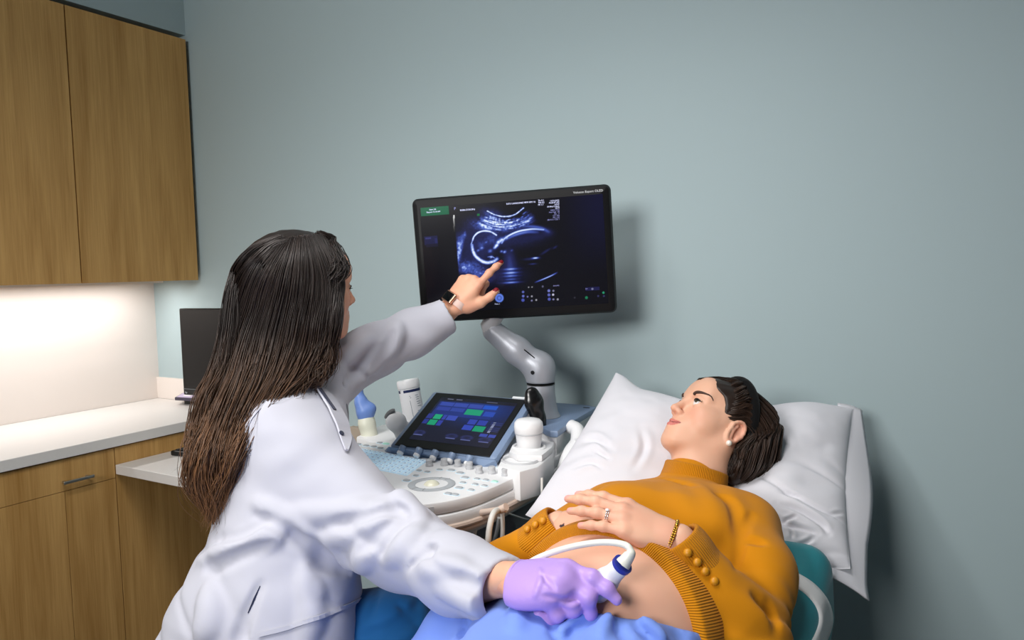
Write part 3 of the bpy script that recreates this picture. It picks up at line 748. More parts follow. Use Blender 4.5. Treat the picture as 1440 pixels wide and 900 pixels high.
# blue cast at the right edge of the glass
scr += (sstep(1.25, 1.71, GX)*(1-sstep(.1, .8, GY)))[..., None]*np.array(lin((12, 14, 52)))*.6
def rect(x0, y0, x1, y1, c, a=1.):
    p, q = pt(x0, y0), pt(x1, y1); m = (GX >= p[0]) & (GX <= q[0]) & (GY >= p[1]) & (GY <= q[1]); scr[m] = scr[m]*(1-a)+np.array(lin(c))*a
rect(117, 196, 270, 229, (12, 98, 66)); rect(132, 350, 206, 392, (24, 26, 66)); rect(140, 392, 206, 402, (20, 20, 44)); rect(138, 355, 170, 362, (50, 50, 110)); rect(190, 358, 204, 384, (34, 36, 90))
for i in range(40):
    y_ = 236+i*2.2; rect(292, y_, 299, y_+2.4, tuple([int(235*(1-i/46.)**1.3+8)]*3))
for x, y, r_, c in ((527, 681, .043, (96, 128, 226)), (655, 648, .012, (86, 96, 170)), (655, 670, .013, (96, 106, 186)), (653, 692, .016, (70, 82, 170)), (792, 641, .014, (110, 118, 190)), (792, 663, .014, (92, 100, 180)), (793, 686, .015, (80, 88, 170)), (816, 641, .010, (120, 120, 150)), (814, 662, .011, (190, 190, 214)), (815, 687, .010, (120, 120, 160)), (838, 687, .010, (150, 150, 165)), (678, 673, .009, (110, 110, 160)), (701, 671, .009, (150, 150, 165)), (700, 694, .009, (120, 120, 160)), (724, 691, .009, (160, 160, 170)), (990, 677, .014, (30, 120, 84)), (1080, 650, .011, (40, 150, 110)), (1052, 668, .010, (50, 50, 90)), (1082, 668, .010, (50, 50, 90)), (928, 677, .009, (50, 50, 60)), (1022, 630, .011, (190, 194, 230)), (760, 618, .010, (90, 90, 120)), (685, 622, .007, (140, 140, 150)), (703, 621, .007, (140, 140, 150))):
    p = pt(x, y); d_ = np.hypot(GX-p[0], (GY-p[1])); k = (1-sstep(r_*.8, r_*1.05, d_))[..., None]; scr = scr*(1-k)+np.array(lin(c))*k
p = pt(527, 681); d_ = np.hypot(GX-p[0], GY-p[1]); k = np.exp(-((d_-.019)/.006)**2)[..., None]; scr = scr*(1-.7*k)+np.array(lin((28, 40, 120)))*.7*k
rect(985, 622, 1060, 636, (34, 34, 84), .7); rect(420, 229, 434, 239, (20, 110, 60))
Mscr = xform(mc-mn*.0006+mu*.001-mv*-.001, (mu, mn, mv))
# the lit area is placed from its own corner survey (inset of the housing)
grid_screen('screen', Mscr, SWm, SHm, scr, screen_mat('monitor picture', 1.0, .16), mon)
def mtext(s, x, y, size, m=M_TXT, align='LEFT', nm='lettering'):
    u, v = suv(x, y); p = mc-mn*.0014+mu*(.001+(u-.5)*SWm)+mv*(.001+(.5-v)*SHm)
    text(nm, s, size, m, xform(p, (mu, mv, -mn)), mon, align)
mtext('Start: 3%', 165, 209, .0052); mtext('Elapsed: 12:18 AM', 150, 223, .0050)
mtext('RAB6-D/20.0Hz', 330, 213, .0062); mtext('NYU LANGONE MFM RM 16', 578, 180, .0062)
for i, s in enumerate(('TIs 0.1', 'TIb 0.2', 'MI 1.1')): mtext(s, 746, 163+i*11, .0058)
for i, s in enumerate(('11/21/2023', '10:28:47 AM', '6.0-D', '29.9Hz/13.0cm', 'HI M', 'OB/2 Trim', 'Har-high  68', 'Gn  -7', 'C7 / M5', 'FF1 / E2', 'SRI II 3 / CRI 1')): mtext(s, 858, 161+i*10.0, .0053, M_TXT if i < 5 else M_TXTD, 'RIGHT')
mtext('Image', 508, 653, .0046); mtext('Menu 1', 502, 717, .0046); mtext('GA(LMP)', 815, 617, .0042, M_TXTD); mtext('P', 298, 207, .010, M_TXTD); mtext('2/3', 985, 633, .0046, M_TXTD)
p = mc-mn*.0008+mu*.245+mv*.1485
text('logo', 'Voluson Expert OLED', .0084, M_PRINT, xform(p, (mu, mv, -mn)), mon, 'RIGHT')

# ---- hook with cables below the desk
b = MB(); hk = [at(712, 712, 1.52), at(722, 711, 1.50), at(706, 722, 1.50)]
b.tube([at(711, 716, 1.495), at(668, 722, 1.56)], .007, 10); b.tube([at(703, 717, 1.49), at(712, 712.5, 1.48)], [.008, .008], 10); b.build('cable_hook', M_PINK, um, auto=50)

# =============================== things resting in the machine's holders
M_CREAM = mat('probe cream', (222, 222, 204), .4)
M_PBLUE = mat('probe blue', (110, 140, 204), .4, spec=.4)
# endocavity probe: cream handle, blue grip
a0 = atZ(522, 618, .975); dpr = float((a0-CO)@CW)
pr = empty('cavity_probe', a0, 'tall ultrasound probe with blue neck and cream handle, standing left of the touch panel', 'ultrasound probe')
f = Field(); f.chain([at(521, 619, dpr), at(516, 596, dpr), at(514, 583, dpr)], [.0245, .023, .021], k=.01)
soft('handle', f, .0022, M_CREAM, pr)
f = Field(); f.chain([at(514, 586, dpr), at(513, 578, dpr), at(508, 566, dpr), at(503, 548, dpr), at(499, 520, dpr), at(496, 498, dpr)], [.0215, .0225, .017, .0115, .0095, .0085], k=.012)
f.cone(at(520, 577, dpr), at(522, 574, dpr), .012, k=.02)
soft('neck', f, .0022, M_PBLUE, pr)
# wipes bottle
b0 = np.array([-1.475, 1.893]); dbt = 2.15
q0, q1 = at(583, 590, 2.12), at(573, 534, 2.12)
wb = empty('gel_bottle', q0, 'white cylindrical bottle with navy ring and fine print, behind the touch panel', 'bottle')
ax = nrm(q1-q0); Lb = np.linalg.norm(q1-q0); rb = .031
b = MB(); b.lathe([(0, -.03), (rb*.95, -.03), (rb, -.02), (rb, Lb*.80), (rb*.98, Lb*.82), (0, Lb*.82)], tuple(q0), tuple(ax), 32); b.build('body', mat('bottle white', (236, 236, 238), .35), wb, auto=40)
b = MB(); b.lathe([(0, Lb*.80), (rb*1.04, Lb*.80), (rb*1.06, Lb*.83), (rb*1.05, Lb*.965), (rb*.98, Lb), (rb*.55, Lb*1.0), (rb*.5, Lb*.985), (0, Lb*.985)], tuple(q0), tuple(ax), 32); b.build('lid', mat('lid white', (242, 242, 243), .3), wb, auto=40)
Fb = frame(ax); side = nrm(np.cross(ax, -CW)); fro = nrm(np.cross(side, ax)); 
def on_b(th, h, r): return q0+ax*h+r*(fro*math.cos(th)+side*math.sin(th))
b = MB()
for t0, t1 in ((-1.5, -.85), (-.45, 1.6)):
    th = np.linspace(t0, t1, 14); b.loft([[tuple(on_b(t, h, r)) for h, r in ((Lb*.70, rb*1.004), (Lb*.765, rb*1.004), (Lb*.765, rb*.98), (Lb*.70, rb*.98))] for t in th])
b.build('band', mat('navy', (26, 40, 84), .4), wb)
sd = np.sign((side@CR)); 
b = MB()
for i, (t, h, w_) in enumerate([(.15, .56, .10), (.75, .60, .3), (.8, .55, .35), (.8, .50, .3), (.85, .44, .4), (.85, .39, .3), (.9, .33, .42), (.85, .22, .5), (.95, .17, .4), (.9, .12, .45), (.1, .60, .08)]):
    th = np.linspace(sd*(t-w_/2), sd*(t+w_/2), 6); b.loft([[tuple(on_b(q, Lb*(h+dh), r)) for dh, r in ((0, rb*1.004), (.014, rb*1.004), (.014, rb*.99), (0, rb*.99))] for q in th])
th = .05*sd
b.tube([on_b(th, Lb*.5, rb*1.002), on_b(th+.05*sd, Lb*.1, rb*1.002)], .0006, 5)
b.build('fine_print', mat('print grey', (110, 122, 136), .5), wb)
# curved-array probe lying in its holder
dcp = 2.0
cp_ = empty('curved_probe', at(556, 607, dcp), 'white curved ultrasound probe with dark grey lens, in the holder beside the bottle', 'ultrasound probe')
fw_ = nrm(at(572, 592, dcp+.05)-at(548, 596, dcp)); 
f = Field(); f.ell(at(557, 593, dcp), (.027, .014, .029), rot=(nrm(CR*.8+CU*.6), nrm(CW*.9-CR*.3), nrm(CU*.8-CR*.6)), k=.012); f.cone(at(560, 596, dcp+.01), at(590, 603, dcp+.06), .012, .011, k=.012); f.cone(at(558, 600, dcp+.004), at(562, 612, dcp+.01), .013, .013, k=.012)
soft('body', f, .0022, M_WHITE, cp_)
b = MB(); arc = [at(557-14.5*math.cos(t), 592.5-15.5*math.sin(t), dcp-.008) for t in np.linspace(.25, 1.45, 9)]
b.tube(arc, [.005]+[.0065]*7+[.005], 8); b.build('lens', mat('lens grey', (104, 106, 108), .5), cp_, auto=50)
b = MB(); b.tube([at(584, 604, dcp+.03), at(600, 585, dcp+.06)], [.008, .011], 10)
b.tube([at(578, 584, 2.10), at(592, 586, 2.10)], [.004, .004], 8); b.build('cord_end', M_WHITE, cp_, auto=50)
# round white probe standing upside down in its cup
rc = empty('cap_probe', q_cup, 'round white probe standing in the cup at the right of the console', 'ultrasound probe')
b = MB(); b.lathe([(0, -.012), (.026, -.012), (.0285, .0), (.031, .018), (.0325, .034), (.0345, .037), (.0355, .050), (.034, .060), (.028, .0665), (.016, .0695), (0, .070)], tuple(q_cup), (0, 0, 1), 36); b.build('body', M_WHITE, rc, auto=50)
b = MB(); b.lathe([(.0338, .0325), (.0342, .0340), (.0338, .0365)], tuple(q_cup), (0, 0, 1), 36); b.build('seam', M_LGREY, rc)
# black handset
dh = float((q_hs-CO)@CW)-.022
hs = empty('black_handset', q_hs, 'black slim handset standing upright in the rear cup beside the touch panel', 'handset')
f = Field(); f.chain([at(765, 616, dh), at(757, 588, dh), at(751, 566, dh), at(748, 554, dh)], [.013, .0175, .0225, .0185], k=.012, sq=(CW*.9-CR*.3, .62))
soft('body', f, .0024, mat('handset black', (18, 18, 19), .25, spec=.5), hs)
b = MB(); b.lathe([(0, 0), (.0025, 0), (.0025, .002), (0, .002)], tuple(at(750, 570, dh-.014)), tuple(-CW), 12); b.build('led', mat('led', (200, 200, 200), .3), hs)
b = MB(); b.tube(spline([at(766, 610, dh-.012), at(768, 640, dh-.03), at(766, 672, dh-.05), at(768, 688, dh-.05), at(771, 700, dh-.02), at(766, 760, dh)], 6), .0035, 8); b.build('cord', M_BLACK, hs, auto=60)
# loose cables hanging from the hook
M_CAB = mat('cable white', (214, 212, 206), .45); M_CABG = mat('cable grey', (158, 160, 160), .5)
def cable(pts, r, m, label, group='probe cables under the console'):
    c = MB(); c.tube(spline(pts, 8), r, 10); o = c.build('probe_cable', m, None, auto=60); recenter(o); tag(o, label, 'cable', group)
cable([at(704, 716, 1.50), at(694, 722, 1.46), at(688, 745, 1.44), at(686, 775, 1.44), at(684, 830, 1.50)], .0062, M_CAB, 'thick white cable hanging straight down from the console hook')
cable([at(706, 717, 1.52), at(707, 740, 1.50), at(706, 770, 1.50), at(704, 840, 1.55)], .0045, M_CAB, 'thinner white cable hanging right of the thick one under the console')
cable([at(702, 728, 1.55), at(698, 750, 1.56), at(690, 775, 1.57), at(684, 800, 1.58), at(680, 850, 1.6)], .0040, M_CABG, 'slanting grey cable behind the white cables under the console')
cable([at(676, 722, 1.58), at(668, 745, 1.57), at(665, 770, 1.57), at(662, 840, 1.6)], .0050, M_CAB, 'white cable left of the hook under the console')
cable([at(668, 722, 1.62), at(658, 735, 1.62), at(655, 748, 1.62), at(660, 758, 1.62), at(672, 762, 1.63), at(684, 757, 1.64)], .0040, M_CABG, 'grey cable curled in a loop under the console, left of the others')
cable([at(762, 672, 1.66), at(762, 690, 1.66), at(762, 712, 1.67), at(762, 790, 1.68)], .0028, M_CAB, 'thin white cable hanging beside the black handset cord')
cable([at(715, 722, 1.62), at(735, 729, 1.66), at(752, 732, 1.70), at(772, 738, 1.74)], .0022, M_CABG, 'thin grey cable running from the hook towards the bed')
# ============================================================ figure building
def rotz(v, ax, a):
    ax = nrm(ax); v = np.array(v, float); return v*math.cos(a)+np.cross(ax, v)*math.sin(a)+ax*(ax@v)*(1-math.cos(a))
class Loc:
    """local frame: o origin, rows of R are its axes in world space"""
    def __init__(s, o, x, y, z, sc=1.): s.o = np.array(o, float); s.R = np.array([nrm(x), nrm(y), nrm(z)]); s.sc = sc
    def __call__(s, *p): p = np.array(p if len(p) == 3 else p[0], float); return s.o+(p*s.sc)@s.R
    def inv(s, P): return ((P-s.o)@s.R.T)/s.sc
def ortho(o, z, y, sc=1.):
    """frame with up z and forward y (y adjusted), x to the person's right"""
    z = nrm(z); y = np.array(y, float); y = nrm(y-z*(y@z)); return Loc(o, np.cross(y, z), y, z, sc)
def head_field(f, L, smile=.004):
    q = L; R = L.R; e = lambda c, r, k=.012, op='u', rot=None: f.ell(q(*c), np.array(r)*L.sc, R if rot is None else rot, k*L.sc, op)
    c = lambda a, b, ra, rb=None, k=.01, op='u', sq=None: f.cone(q(*a), q(*b), ra*L.sc, (ra if rb is None else rb)*L.sc, k*L.sc, op, sq)
    e((0, -.020, .032), (.0735, .093, .070)); e((0, .018, .022), (.064, .066, .058), .02)
    e((0, .034, -.030), (.054, .050, .072), .02)                                   # mid face
    for s in (-1, 1):
        c((s*.050, -.008, -.048), (s*.014, .070, -.094), .019, .014, .03)          # jaw line
        c((s*.052, -.004, -.010), (s*.050, -.008, -.050), .020, .020, .03)
        e((s*.036, .050, -.034), (.024, .024, .026), .022)                         # cheeks
        c((s*.058, .020, -.010), (s*.040, .058, -.016), .012, .014, .02)           # cheekbone
        c((s*.014, .079, .0165), (s*.044, .064, .017), .0085, .007, .014)          # brow
    for s in (-1, 1): e((s*.046, .034, -.030), (.022, .026, .026), .02)
    e((0, .062, -.092), (.020, .020, .017), .02)                                   # chin
    e((0, .030, -.078), (.036, .040, .022), .03)
    e((0, .064, .042), (.046, .022, .034), .03)                                    # forehead
    for s in (-1, 1):
        e((s*.0315, .0865, .000), (.0165, .013, .0115), .012, 's')                 # sockets
    c((0, .082, .012), (0, .1005, -.028), .0060, .0085, .012)                      # nose
    e((0, .1020, -.0315), (.0085, .0095, .0078), .006)
    for s in (-1, 1):
        e((s*.0105, .0925, -.0345), (.0062, .0085, .0062), .006)
        e((s*.0058, .0985, -.0405), (.0028, .0040, .0030), .003, 's')
    e((0, .070, -.062), (.030, .022, .022), .02)                                   # mouth mound
    for s in (-1, 1):
        c((0, .0925, -.0585), (s*.0265, .0715, -.0615+smile), .0046, .0022, .006)  # upper lip
        c((0, .0925, -.0685), (s*.0245, .0725, -.0640+smile), .0052, .0022, .006)  # lower lip
        c((0, .0985, -.0632), (s*.0285, .0735, -.0618+smile), .0012, .0010, .003, 's')
        # eyelids around the eyeball
        e((s*.0315, .0720, -.0005), (.0142, .0136, .0134), .004)
        e((s*.0315, .0850, -.0012), (.0134, .0105, .0056), .0022, 's')
    return f
def ear_field(f, L, s):
    q = L; tilt = nrm(np.array([0, -.25, 1.])); ax = np.array([s*.93, .26, -.04]); ax = nrm(ax); up = nrm(tilt-ax*(tilt@ax)); fw = np.cross(up, ax)
    RW = np.array([ax, up, fw])@L.R
    o = np.array([s*.0730, -.012, -.022])
    P = lambda u, v, w=0.: q(*(o+up*v+fw*u+ax*w))
    pts = []
    for t in np.linspace(-.35, 1.62, 17)*PI: pts.append(P(-.0015+.0165*math.cos(t)*(1 if math.sin(t) > 0 else .80)*1.0, .004+.0265*math.sin(t), .007+.003*math.cos(t-PI)))
    f.ell(P(0, .002, .0), np.array([.0065, .0255, .0160])*L.sc, RW, .006)
    f.chain(pts, [.0034]*17, k=.004)
    f.ell(P(.000, .008, .0085), np.array([.006, .0155, .0095])*L.sc, RW, .004, 's')
    f.ell(P(.006, -.006, .0085), np.array([.008, .0075, .0060])*L.sc, RW, .004, 's')
    f.chain([P(-.006, .018, .006), P(-.0075, .004, .008), P(-.002, -.012, .007)], [.0028, .003, .003], k=.004)
    f.cone(P(.0105, -.006, .004), P(.0115, -.001, .003), .0042, .004, k=.005)
    f.ell(P(.004, -.0235, .004), np.array([.0045, .0075, .0075])*L.sc, RW, .006)
    return P
def hand_field(f, L, flex, spread=(.10, .0, -.08, -.18), thumb=None, side=1, wrist=None, thick=1., kf=.0045, bumps=1.):
    """L: x towards the fingers, y towards the thumb, z back of the hand. flex: 4 x (base, middle, end) bends in radians.
    Returns the joints of the five fingers."""
    q = L; S = L.sc
    base = [(.082, .0245, .001), (.086, .0045, .003), (.0805, -.0145, .001), (.0725, -.0320, -.004)]
    ln = [(.041, .025, .020), (.045, .028, .0205), (.041, .026, .020), (.032, .0195, .018)]
    rad = [(.0098, .0084, .0075, .0062), (.0100, .0087, .0076, .0063), (.0096, .0082, .0072, .006), (.0085, .0072, .0064, .0054)]
    y = L.R[1]; zn = L.R[2]
    Js = []
    for i in range(4):
        f.cone(q(.006, .013-.009*i, -.002), q(*base[i]), .0150*S*thick, rad[i][0]*1.08*S*thick, .014*S)
    f.ell(q(.048, -.003, -.006), np.array([.046, .037, .0135])*S*thick, L.R, .014*S)
    f.ell(q(.030, -.026, -.010), np.array([.030, .012, .012])*S, L.R, .014*S)
    for i in range(4):
        d = nrm(np.array([math.cos(spread[i]), math.sin(spread[i]), 0])); lat = np.cross([0, 0, 1.], d); a = 0.
        p = np.array(base[i], float); pts = [p]
        for k in range(3):
            a += flex[i][k]; dd = d*math.cos(a)-np.array([0, 0, 1.])*math.sin(a); p = p+dd*ln[i][k]; pts.append(p)
        W_ = [q(*p) for p in pts]
        f.chain(W_, [r*S*thick for r in rad[i]], k=kf*S)
        for j in (1, 2): f.ell(W_[j], np.array([1, 1, 1])*rad[i][j]*(1.06 if bumps == 1. else .9)*S*thick, None, .006*S)
        f.ell(q(*(pts[0]+np.array([-.002, 0, .004]))), np.array([.009, .008, .007])*S*thick*bumps, L.R, .008*S)
        Js.append(W_)
    th = thumb or [(.020, .024, -.010), (.050, .045, -.016), (.078, .054, -.016), (.101, .057, -.014)]
    T = [q(*p) for p in th]; f.chain(T, [.0155*S*thick, .0118*S*thick, .0097*S*thick, .0078*S*thick], k=.008*S)
    f.ell(q(*(np.array(th[0])*.5+np.array(th[1])*.5+np.array([.002, -.008, -.004]))), np.array([.024, .014, .013])*S, L.R, .016*S)
    Js.append(T)
    w = wrist if wrist is not None else q(-.07, 0, -.002)
    f.cone(w, q(.004, 0, -.002), .0275*S, .0265*S, .014*S, sq=(zn, .74))
    return Js
M_SKIN = mat('skin', (224, 178, 152), .48, spec=.35, attr='Col', sss=.12, sssr=(.012, .005, .003), bump='noise', bscale=420, bstr=.08, bdist=.0008)
M_EYE = mat('eye', (240, 240, 240), .08, attr='Col', spec=.6, coat=.6)
def nails(C, V, Js, L, rgb, which=(0, 1, 2, 3, 4), size=1., up=None):
    for i in which:
        a, b = Js[i][-2], Js[i][-1]; d = nrm(b-a); n = L.R[2] if up is None or i not in up else up[i]; n = nrm(n-d*(n@d)); l = np.cross(n, d); c = b+d*.0005
        q = V-c; u = q@d; v = q@l; w = q@n
        m = ((u/.0068/size)**2+(v/.0050/size)**2 < 1) & (w > .0008)
        C[m] = rgb
def eye_mesh(name, c, r, gaze, parent, iris=(70, 60, 44)):
    n = 24; ph = np.linspace(0, PI, n); F = frame(gaze); V = []; Cc = []
    for a in ph:
        for j in range(n):
            t = 2*PI*j/n; V.append(c+r*(F[0]*math.sin(a)*math.cos(t)+F[1]*math.sin(a)*math.sin(t)+F[2]*math.cos(a)))
            Cc.append(lin((8, 7, 7)) if a < .26 else lin(iris) if a < .58 else lin((232, 226, 222)))
    i = np.arange(n*n).reshape(n, n); i2 = np.roll(i, -1, 1); Q = np.stack([i[:-1], i[1:], i2[1:], i2[:-1]], -1).reshape(-1, 4)
    me = mesh_np(name, np.array(V), Q); col_attr(me, np.array(Cc)); return link(name, me, M_EYE, parent)
def hair_mat(name, rough=.46):
    m = bpy.data.materials.new(name); m.use_nodes = True; t = NT(m); b = t.n['Principled BSDF']
    a = t.add('ShaderNodeAttribute', attribute_name='Col'); t.link(a.outputs['Color'], b.inputs['Base Color'])
    b.inputs['Roughness'].default_value = rough; b.inputs['Specular IOR Level'].default_value = .45; return m
M_HAIR = hair_mat('dark hair')
def strands(guides, n, rgbf, r0=.0011, seg=26, sides=3, seed=1, wob=.004, fr=3., wave=0.):
    """guides: list of (points (k,3), spread radii (k)). Returns V,F,colours of n tapered strands"""
    rg = np.random.default_rng(seed); Vs, Fs, Cs = [], [], []; base = 0
    for g in range(n):
        i = rg.integers(len(guides)); P, rad, *rest = guides[i]
        P = np.array(P, float); rad = np.array(rad, float)
        if rest and rest[0] is not None and rg.random() < .8:              # blend towards the neighbour guide
            Q, rq = np.array(guides[rest[0]][0], float), np.array(guides[rest[0]][1], float); u = rg.random(); P = P*(1-u)+Q*u; rad = rad*(1-u)+rq*u
        S = spline(np.concatenate([P, rad[:, None]], 1), max(3, seg//(len(P)-1)))
        C, Rr = S[:, :3], S[:, 3]; m = len(C)
        T = np.gradient(C, axis=0); T /= np.linalg.norm(T, axis=1)[:, None]+1e-9
        a = rg.normal(size=3); off = a-np.mean(T, 0)*(a@np.mean(T, 0)); off /= np.linalg.norm(off)+1e-9; rr = math.sqrt(rg.random())
        t = np.linspace(0, 1, m)
        wv = np.stack([vnoise(np.stack([t*fr, t*0+g*.37, t*0+k*5.1], -1), 1., 3) for k in range(3)], -1)*wob
        end = 1-.35*rg.random()**3
        if wave: C = C+(CR*np.sin(t*15+i*1.3+rg.normal()*.5)[:, None]+CW*np.cos(t*13+i*2.1)[:, None]*.6)*(wave*np.clip(t-.35, 0, 1)**1.2)[:, None]
        C = C+off*(Rr*rr)[:, None]+wv*t[:, None]
        k = max(4, int(m*end)); C, t = C[:k], np.linspace(0, 1, k)
        T = np.gradient(C, axis=0); T /= np.linalg.norm(T, axis=1)[:, None]+1e-9
        h = np.array([.3, .5, .8]); A = np.cross(T, h); A /= np.linalg.norm(A, axis=1)[:, None]+1e-9; B = np.cross(T, A)
        w = r0*(.6+.8*rg.random())*np.clip(np.minimum(1, (1-t)*5+.08), 0, 1)*np.minimum(1, .35+t*8)
        ang = np.arange(sides)*2*PI/sides
        ring = C[:, None]+w[:, None, None]*(A[:, None]*np.cos(ang)[None, :, None]+B[:, None]*np.sin(ang)[None, :, None])
        idx = base+np.arange(k*sides).reshape(k, sides); i2 = np.roll(idx, -1, 1)
        Fs.append(np.stack([idx[:-1], i2[:-1], i2[1:], idx[1:]], -1).reshape(-1, 4)); Vs.append(ring.reshape(-1, 3)); base += k*sides
        Cs.append(np.repeat(rgbf(C, t, rg.random()), sides, 0))
    return np.concatenate(Vs), np.concatenate(Fs), np.concatenate(Cs)
def join_parts(parts):
    V, F, C, b = [], [], [], 0
    for v, f, c in parts: V.append(v); F.append(f+b); C.append(c); b += len(v)
    return np.concatenate(V), np.concatenate(F), np.concatenate(C)
def fabric(name, rgb, rough=.85, rib=None, ribscale=1., sheen=.3, weave=900, wstr=.12, ribdist=.0012):
    """cloth; rib names a per-vertex attribute counted in ribs"""
    m = mat(name, rgb, rough, spec=.2, sheen=sheen); t = NT(m); b = t.n['Principled BSDF']
    co = t.add('ShaderNodeTexCoord'); nz = t.add('ShaderNodeTexNoise'); nz.inputs['Scale'].default_value = weave; nz.inputs['Detail'].default_value = 2
    t.link(co.outputs['Object'], nz.inputs['Vector'])
    bp = t.add('ShaderNodeBump'); bp.inputs['Strength'].default_value = wstr; bp.inputs['Distance'].default_value = .0006; t.link(nz.outputs['Fac'], bp.inputs['Height'])
    last = bp
    if rib:
        a = t.add('ShaderNodeAttribute', attribute_name=rib)
        mu = t.add('ShaderNodeMath', operation='MULTIPLY'); mu.inputs[1].default_value = 2*PI*ribscale; t.link(a.outputs['Fac'], mu.inputs[0])
        sn = t.add('ShaderNodeMath', operation='SINE'); t.link(mu.outputs[0], sn.inputs[0])
        b2 = t.add('ShaderNodeBump'); b2.inputs['Strength'].default_value = .9; b2.inputs['Distance'].default_value = ribdist
        t.link(sn.outputs[0], b2.inputs['Height']); t.link(bp.outputs['Normal'], b2.inputs['Normal']); last = b2
    t.link(last.outputs['Normal'], b.inputs['Normal']); return m

def creases(f, lst, op='s', k=.012, sink=.35):
    """press (or raise) folds into a soft shape along paths read from the photo"""
    add = []
    for px, r in lst:
        path = spline(px, 4); pts = [hit(f, *p) for p in path]; pts = [(p, n) for p, n in pts if p is not None]
        if len(pts) < 3: continue
        m = len(pts); rr = [max(.0006, r*math.sin(PI*(i+.5)/m)**.6) for i in range(m)]
        if op == 's': add.append(([p+n*(q*(1-2*sink)*1.0) for (p, n), q in zip(pts, rr)], rr))
        else: add.append(([p-n*(q*(1-sink)) for (p, n), q in zip(pts, rr)], rr))
    for P, rr in add: f.chain(P, rr, k=k, op=op)

def push(f, p, off=.001, n=7):
    """move a point onto a soft shape's surface, off above it"""
    p = np.array(p, float)
    for _ in range(n):
        e = f.at(p)[0]-off; g = np.array([f.at(p+np.eye(3)[i]*1e-3)[0]-f.at(p-np.eye(3)[i]*1e-3)[0] for i in range(3)]); p = p-nrm(g)*np.clip(e, -.02, .02)*.9
    return p
# ============================================================== exam table
M_TEAL = mat('teal vinyl', (38, 128, 138), .42, spec=.4, bump='noise', bscale=500, bstr=.06, bdist=.0006)
M_PILLOW = fabric('pillow cotton', (218, 217, 223), .9, sheen=.15)
M_PAPER = mat('table paper', (232, 232, 236), .8, spec=.15)
BX, TILT = -.46, .30
bt = empty('exam_table', (BX, .6, 0), 'teal exam table with raised backrest and a white strap, beside the ultrasound machine', 'exam table')
hy, hz = 1.0, .775
Bax = np.array([0, math.cos(TILT), math.sin(TILT)]); Bnn = np.array([0, -math.sin(TILT), math.cos(TILT)])
def bp_(x, s, n=0.): return np.array([BX+x, hy, hz])+Bax*s+Bnn*n
fb = Field(); fb.box(bp_(0, .225, -.10), (.285, .285, .10), rot=(np.array([1., 0, 0]), Bax, Bnn), rd=.05)
soft('backrest', fb, .006, M_TEAL, bt)
f = Field(); f.box((BX, .28, .675), (.285, .72, .10), rd=.06); soft('seat_cushion', f, .009, M_TEAL, bt)
b = MB(); b.rbox((BX, .35, .54), (.46, 1.1, .12), .02); b.rbox((BX, .35, .30), (.34, .6, .40), .03); b.rbox((BX, .35, .06), (.5, 1.0, .11), .03); b.build('pedestal', M_LGREY, bt, auto=40)
# white elastic strap round the corner of the backrest
pth = spline([(1060, 796), (1090, 802), (1112, 812), (1138, 828), (1156, 850), (1161, 874), (1152, 900), (1136, 925)], 5)
b = MB(); rings = []
for i, p in enumerate(pth):
    t = pth[min(i+1, len(pth)-1)]-pth[max(0, i-1)]; t = t/np.hypot(*t); n2 = np.array([-t[1], t[0]]); row = []
    for w_ in np.linspace(-9, 9, 5):
        h_, nn = hit(fb, *(p+n2*w_))
        if h_ is None: row = None; break
        row.append((h_, nn))
    if row: rings.append([tuple(h_+nn*.0022) for h_, nn in row]+[tuple(h_-nn*.004) for h_, nn in row[::-1]])
b.loft(rings); b.build('strap', mat('strap white', (228, 228, 228), .8, bump='noise', bscale=400, bstr=.3), bt, smooth=True)

# ------------------------------------------------------------------- pillow
def patch(c00, c10, c11, c01, u, v): return (c00*((1-u)*(1-v))[..., None]+c10*(u*(1-v))[..., None]+c11*(u*v)[..., None]+c01*((1-u)*v)[..., None])
PTL, PTR, PBR, PBL = at(866, 524, 1.93), at(1200, 574, 1.74), at(1196, 800, 1.42), np.array([-.785, 1.365, .915])
nu, nv = 240, 190
def pillow_face(sgn):
    u, v = np.meshgrid(np.linspace(0, 1, nu), np.linspace(0, 1, nv)); a, c = 2*u-1, 2*v-1
    # edges pull in between the corners
    uu = .5+.5*a*(1-.035*(1-c*c)); vv = .5+.5*c*(1-np.where(c > 0, .05, -.10)*(1-a**4))
    P = patch(PBL, PBR, PTR, PTL, uu, vv); P = P+(-(.028*np.exp(-((a+.02)/.42)**2)+.050*sstep(-1.0, -.62, a)*(1-sstep(.1, .75, a)))*v**2)[..., None]*nrm(PTL-PBL)
    n = nrm(np.cross(PBR-PBL, PTL-PBL)); 
    th = np.clip(1-np.abs(a)**3.2, 0, 1)**.55*np.clip(1-np.abs(c)**3.0, 0, 1)**.6
    dent = np.exp(-((a-.02)/.34)**2-((c+.02)/.75)**2)
    T = (.082*th*(1-.72*dent)) if sgn > 0 else .050*th
    q = np.stack([u*6, v*5, 0*u], -1)
    wr = vnoise(q, 1.2, 2)*.006+vnoise(np.stack([u*5+v*5, v*16-u*7, 0*u], -1), 1., 5)*.0055*np.exp(-((v-.25)/.3)**2)+vnoise(q*3.2, 1., 8)*.0022
    ridge = np.abs(vnoise(np.stack([u*3.2-v*1.6, v*7+u*2.5, 0*u], -1), 1., 21)); wr = wr-.010*np.exp(-(ridge/.10)**2)*np.clip(1.1-1.2*v, .1, 1)*sstep(.45, .8, u)*.8
    return P+n*(sgn*T+wr*np.clip(th*1.5, 0, 1))[..., None], n
A_, pn_ = pillow_face(1); B_, _ = pillow_face(-1)
px_ = pj(A_)
